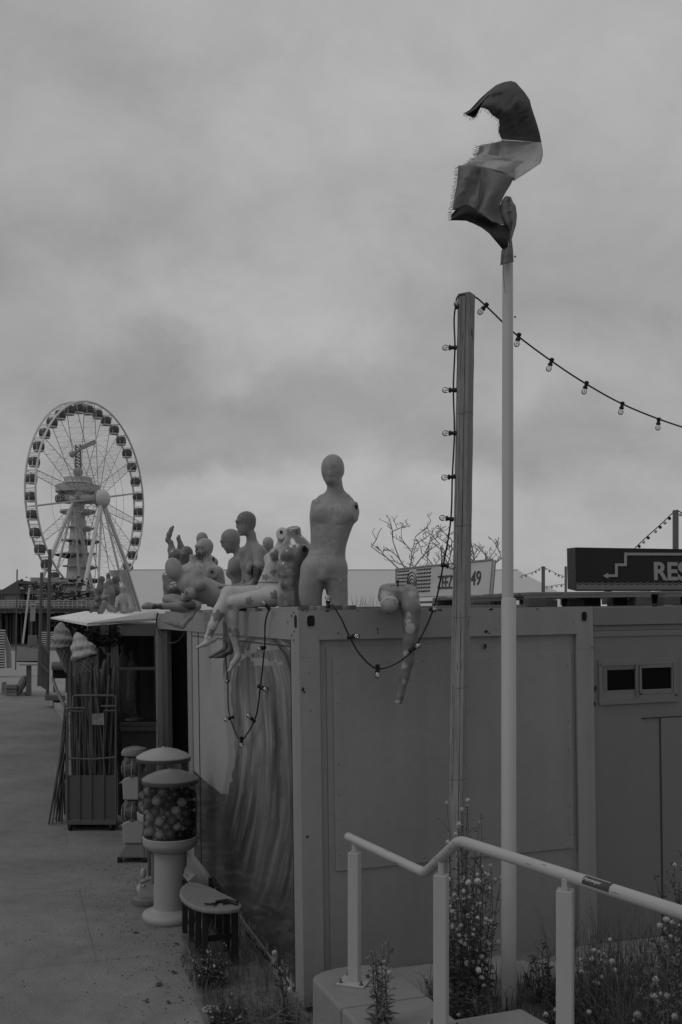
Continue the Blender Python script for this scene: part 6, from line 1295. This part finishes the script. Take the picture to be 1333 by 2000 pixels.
def tree(label, px, py, Y, n0, hgt, spread, seed, lean=0):
    rg = random.Random(seed); base = P(px, py, Y); t = thing('bare_tree', label, 'tree', Vector((base.x, base.y, 0)), 'pollarded bare trees'); q = MB(); q.tube([Vector((base.x,base.y,0)), base], [.09,.06], 8); build('trunk', q, m_bark, t, smooth=True); q = MB()
    def br(p, d, L, r, lv):
        pts = [p]; rs = [r]; n = 5; c = p.copy(); dd = d.copy()
        for i in range(n):
            dd = (dd+Vector((rg.uniform(-.25,.25), rg.uniform(-.2,.2), rg.uniform(-.12,.2)))).normalized(); c = c+dd*(L/n); pts.append(c.copy()); rs.append(r*(1-.12*(i+1))+.002)
            if lv < 3 and i >= 1 and rg.random() < (.75 if lv < 2 else .6):
                s_ = Vector((rg.uniform(-1,1), rg.uniform(-.7,.7), rg.uniform(-.15,.8))).normalized(); br(c.copy(), (dd*.35+s_*.9).normalized(), L*rg.uniform(.3,.6), r*.6, lv+1)
        q.tube(pts, rs, 5)
        if lv >= 1: q.ball(pts[-1], r*1.3, 5, 4)
    for i in range(n0):
        a = (i/(n0-1)-.5)*2 if n0 > 1 else 0; br(base.copy(), Vector((a*spread+lean, rg.uniform(-.3,.3), 1-.55*abs(a))).normalized(), hgt*rg.uniform(.8,1.1), .0085, 0)
    build('crown', q, m_bark, t, smooth=True)
tree('leftmost bare pruned tree above the left end of the light-box sign', 798, 1125, 13, 5, .62, 1.0, 5)
tree('middle bare pruned tree with crowded twigs, left of the wooden post', 862, 1128, 13.5, 5, .50, 1.1, 9)
tree('bare pruned tree partly behind the wooden post and the sign number', 930, 1122, 13, 5, .45, 1.1, 14)
# ================================================================ weeds
m_stem = M('dry_stem', .05, .8, .3, 9); m_leaf = M('weed_leaf', .08, .7, .5, 9, trans=.2); m_fl = M('fluffy_seed_head', .62, .9, .2, 120, .9, 400); m_leafl = M('pale_weed_leaf', .17, .7, .4, 9, trans=.2)
hd = bpy.data.meshes.new('seed_head'); q = MB(); rh = random.Random(1)
q.ball((0,0,0), .0078, 10, 8)
for i in range(46):
    d = Vector((rh.gauss(0,1), rh.gauss(0,1), rh.gauss(0,1))).normalized(); o_ = d.orthogonal().normalized()*.0016; q.add([d*.006-o_, d*.006+o_, d*rh.uniform(.0105,.0125)], [(0,1,2)])
hd.from_pydata([tuple(v) for v in q.v], [], q.f); hd.materials.append(m_fl)
def weed(label, base, nst, hgt, spr, nh, seed, lean=(0,0), leaves=14, dens=1.0, grp='flowering weeds around the steps', hs=1.0, lf=None, thin=1.0, hmin=.45, nm='weed', cat='weed'):
    rg = random.Random(seed); base = Vector(base); t = thing(nm, label, cat, base, grp); q = MB(); ql = MB(); tips = []
    def leaf(p, d, L_, w_):
        d = d.normalized(); s_ = d.cross(Vector((rg.uniform(-1,1),rg.uniform(-1,1),rg.uniform(-1,1)))).normalized()*w_; dr = Vector((0,0,-L_*.25)); m_ = p+d*L_*.55+dr*.1
        ql.add([p, m_+s_, p+d*L_+dr, m_-s_], [(0,1,2,3)])
    for i in range(nst):
        a = rg.uniform(0,6.283); h_ = hgt*rg.uniform(hmin,1); rr_ = spr*rg.random()**.6; b0 = base+Vector((math.cos(a)*rr_*.35, math.sin(a)*rr_*.35, 0)); top = base+Vector((math.cos(a)*rr_+lean[0]*h_, math.sin(a)*rr_+lean[1]*h_, h_))
        pts = [b0.lerp(top, j/7)+Vector((rg.uniform(-.01,.01), rg.uniform(-.01,.01), 0))*(j > 0)+Vector((lean[0],lean[1],0))*.08*math.sin(j/7*3.14) for j in range(8)]; q.tube(pts, [.0032*thin*(1-.09*j) for j in range(8)], 4, False)
        for j in range(int(leaves*2.4)):
            f_ = rg.random()**2.1; k = min(6, int(f_*7)); p = pts[k].lerp(pts[k+1], rg.random()); dd = Vector((rg.uniform(-1,1), rg.uniform(-1,1), rg.uniform(-.1,.9))); leaf(p, dd, rg.uniform(.02,.075)*(1.35-f_*.8), rg.uniform(.003,.0095))
        for j in range(rg.randint(3,6)):
            k = rg.randint(3,6); p = pts[k]; dd = Vector((rg.uniform(-1,1), rg.uniform(-1,1), rg.uniform(.5,1.3))).normalized()*rg.uniform(.05,.14)*min(1, hgt); mid = p+dd*.5+Vector((0,0,.008)); e = p+dd; q.tube([p,mid,e], [.0018*thin,.0014*thin,.001*thin], 3, False); tips.append(e)
            for _ in range(3): leaf(p.lerp(e, rg.random()), Vector((rg.uniform(-1,1),rg.uniform(-1,1),rg.uniform(0,1))), rg.uniform(.01,.03), .003)
        tips.append(pts[-1])
    rg.shuffle(tips); buds = q
    for i, p in enumerate(tips):
        if i < nh:
            o = bpy.data.objects.new('seed_head', hd); COL.objects.link(o); o.parent = t; o.location = p-base; s_ = 1.8*hs*rg.uniform(.55,1.15); o.scale = (s_, s_, s_*rg.uniform(.75,1)); o.rotation_euler = (rg.random()*6, rg.random()*6, 0)
        else: buds.ball(p, .0045, 5, 4)
    build('stems', q, m_stem, t); build('leaves', ql, lf or m_leaf, t)
    return t
GB = .24
weed('dense weed with many fluffy white heads between the second rail post and the flagpole', (.725,5.75,GB), 34, .95, .165, 90, 1, leaves=26)
weed('tall thin weed growing right in front of the foot of the wooden post', (.74,6.1,GB), 12, 1.22, .16, 34, 2, leaves=12)
weed('tall branching dry weed left of the flagpole reaching above the handrail', (.86,6.15,GB), 9, 1.2, .13, 12, 3, leaves=10)
weed('low leafy weed at the foot of the wooden post', (.66,5.5,GB), 22, .35, .25, 6, 4, leaves=40, hmin=.3)
weed('small branching weed standing left of the concrete kerb, in front of the first rail post', (.20,5.0,.53), 6, .43, .07, 3, 5, leaves=26, lf=m_leafl, hmin=.6)
weed('spreading leafy weed between the white bag and the third rail post', (1.28,5.5,GB), 26, .42, .22, 10, 21, leaves=26, hmin=.3)
weed('weed with a few round heads just right of the third rail post', (1.45,5.6,GB), 12, .62, .15, 14, 6, leaves=10)
weed('broad bushy weed at the lower right corner', (1.75,5.0,GB), 46, .72, .34, 26, 7, leaves=34, lf=m_leafl)
weed('dense thicket of weeds at the right edge behind the handrail', (2.05,5.7,GB), 46, .92, .40, 36, 8, leaves=30)
weed('tall weed with white heads touching the right picture edge', (2.18,6.1,GB), 10, 1.22, .14, 8, 9, leaves=10)
weed('weeds in front of the concrete block between the third post and the lower right corner', (1.35,4.75,GB), 26, .5, .22, 8, 10, leaves=26)
weed('grassy dark weed filling the lower right corner', (1.72,4.35,GB), 40, .62, .34, 6, 11, leaves=30)
weed('thin straggling weed climbing the cabin corner post', (-.33,6.3,.02), 4, .62, .05, 2, 12, lean=(-.08,0), leaves=8)
weed('dry twiggy weed in front of the paving strip, right of the flagpole', (1.25,6.05,GB), 10, .42, .2, 4, 13, leaves=12, hmin=.3)
weed('low cushion of weed with tiny white blossoms beside the black table legs', (-.90,6.95,.01), 30, .26, .16, 80, 14, leaves=16, hs=.45, hmin=.3, grp='low weeds on the verge')
weed('small blossoming weed at the bottom edge of the verge', (-.72,6.2,.01), 26, .2, .18, 30, 15, leaves=16, hs=.5, hmin=.3, grp='low weeds on the verge')
# grass
def grass(name, label, n, fpos, h0, h1, seed, mat, wid=.003):
    rg = random.Random(seed); q = MB()
    for i in range(n):
        p = fpos(rg); h_ = rg.uniform(h0,h1); a = rg.uniform(0,6.283); dx = Vector((math.cos(a), math.sin(a), 0)); s_ = Vector((-math.sin(a), math.cos(a), 0))*wid; b = h_*rg.uniform(.1,.9); m_ = p+dx*b*.35+Vector((0,0,h_*.6)); e = p+dx*b+Vector((0,0,h_*(1-.3*rg.random())))
        q.add([p-s_, p+s_, m_+s_*.7, m_-s_*.7, e], [(0,1,2,3),(3,2,4)])
    o = build(name, q, mat); return tag(o, label, 'grass', None, 'stuff')
m_gr = M('dry_grass', .11, .8, .5, 10, trans=.25); m_grd = M('dark_grass', .07, .8, .5, 10, trans=.25)
def vpos(rg):
    v = rg.uniform(-.75, 2.4); u = -rg.random()**.7*(.62 if v < 1.2 else max(.1,.62-(v-1.2)*.42)); p = C_(u, v, 0); p.z = .01; return p
grass('verge_grass', 'dry grass and low weeds along the foot of the mural wall', 2500, vpos, .03, .16, 1, m_gr, .0022)
grass('verge_grass', 'darker low grass between the cabin corner and the concrete kerb', 1500, lambda rg: Vector((rg.uniform(-.75,.35), rg.uniform(4.9,6.5), .0)), .03, .15, 2, m_grd, .0025)
grass('bed_grass', 'long dark grass among the weeds in the planting bed', 5200, lambda rg: Vector((rg.uniform(.5,2.6), rg.uniform(3.6,6.4), .2)), .06, .32, 3, m_grd, .0024)
grass('bed_grass', 'tall dry grass blades at the lower right of the bed', 3300, lambda rg: Vector((rg.uniform(1.3,2.6), rg.uniform(4.2,6.4), .2)), .3, .85, 4, m_gr, .0017)
grass('roof_grass', 'thin tuft of dry grass behind the cabin roof, right of the tall bald torso', 40, lambda rg: P(rg.uniform(690,745), 1186, 8.2)+Vector((0,rg.uniform(-.2,.2),0)), .04, .17, 5, m_gr, .0015)
grass('roof_grass', 'dry grass tufts on the roof left of the flagpole', 50, lambda rg: P(rg.uniform(950,980), 1192, 7.4), .03, .1, 6, m_gr, .0015)
# dry twigs by the corner
rg = random.Random(8)
for nm_, lbl, ps, n, L_ in (('twig_pile', 'pile of dry broken twigs against the cabin corner and the kerb end', (-.16,6.05,.02), 26, .34), ('twig_pile', 'tangle of thin dry twigs on the verge left of the cabin corner', (-.48,6.35,.02), 40, .28)):
    q = MB()
    for i in range(n):
        p = Vector(ps)+Vector((rg.uniform(-.16,.16), rg.uniform(-.2,.2), rg.uniform(0,.05))); d = Vector((rg.uniform(-1,1), rg.uniform(-.6,.6), rg.uniform(-.05,.9 if n < 30 else .3))).normalized()*L_*rg.uniform(.4,1); m_ = p+d*.5+Vector((rg.uniform(-.03,.03),0,rg.uniform(0,.05))); q.tube([p,m_,p+d], [.004,.003,.0012], 4)
    tag(build(nm_, q, M('dry_twig', .15, .9, .3, 9)), lbl, 'twigs')
q = MB()
for i in range(1400):
    if rg.random() < .6: p = C_(-.55-abs(rg.gauss(0,.35)), rg.uniform(-1.2,5), 0)
    else: p = Vector((rg.uniform(-4,-1), rg.uniform(5,16), 0))
    s_ = rg.uniform(.002,.009); a = rg.uniform(0,3); dx = Vector((math.cos(a),math.sin(a),0))*s_; dy = Vector((-math.sin(a),math.cos(a),0))*s_*.7; c_ = Vector((p.x,p.y,.002)); q.add([c_-dx, c_-dy, c_+dx, c_+dy, c_+Vector((0,0,s_*.7))], [(0,1,4),(1,2,4),(2,3,4),(3,0,4)])
tag(build('grit', q, M('dark_grit', .07, .9, .6, 40)), 'scattered sand grit and crumbs on the walkway', 'grit', None, 'stuff')
# leaves and scraps on the walkway
for i, (x, y, s_, l) in enumerate(((265,1821,.07,'pale dry leaf nearest the round machine foot'),(258,1817,.04,'thin dark leaf beside the pale leaf'),(341,1900,.05,'dark curled leaf on the walkway near the verge'),(310,1924,.07,'brown leaf lying in the middle of the walkway'),(287,1957,.045,'small dark leaf low in the walkway'),(345,1845,.035,'tiny leaf left of the black table legs'),(352,1948,.03,'pale speck of litter on the walkway'),(330,1959,.04,'faint flat leaf near the bottom edge'),(398,1930,.05,'white crumpled paper scrap at the edge of the verge'),(412,1975,.10,'flat pale stone at the lower edge of the verge'))):
    g = G(x, y, .004); q = MB(); a0 = rg.uniform(0,6); n = 9
    if s_ >= .1 or 'paper' in l: q.ball(g+Vector((0,0,.012)), s_*.5, 8, 5, (1.2,1,.4)); mt_ = M('pale_stone', .3, .8, .3, 20)
    else:
        q.f.append(tuple(range(n))); q.v = [g+Vector((math.cos(a0+6.283*k/n)*s_*(.5 if k % 2 else .28), math.sin(a0+6.283*k/n)*s_*.45, rg.uniform(.0,.018))) for k in range(n)]; mt_ = M('dry_leaf_pale', .2, .8, .3, 20) if 'pale' in l else M('dry_leaf', .06, .8, .3, 20)
    tag(build('scrap' if 'scrap' in l or 'litter' in l else ('stone' if 'stone' in l else 'leaf'), q, mt_), l, 'litter', None)
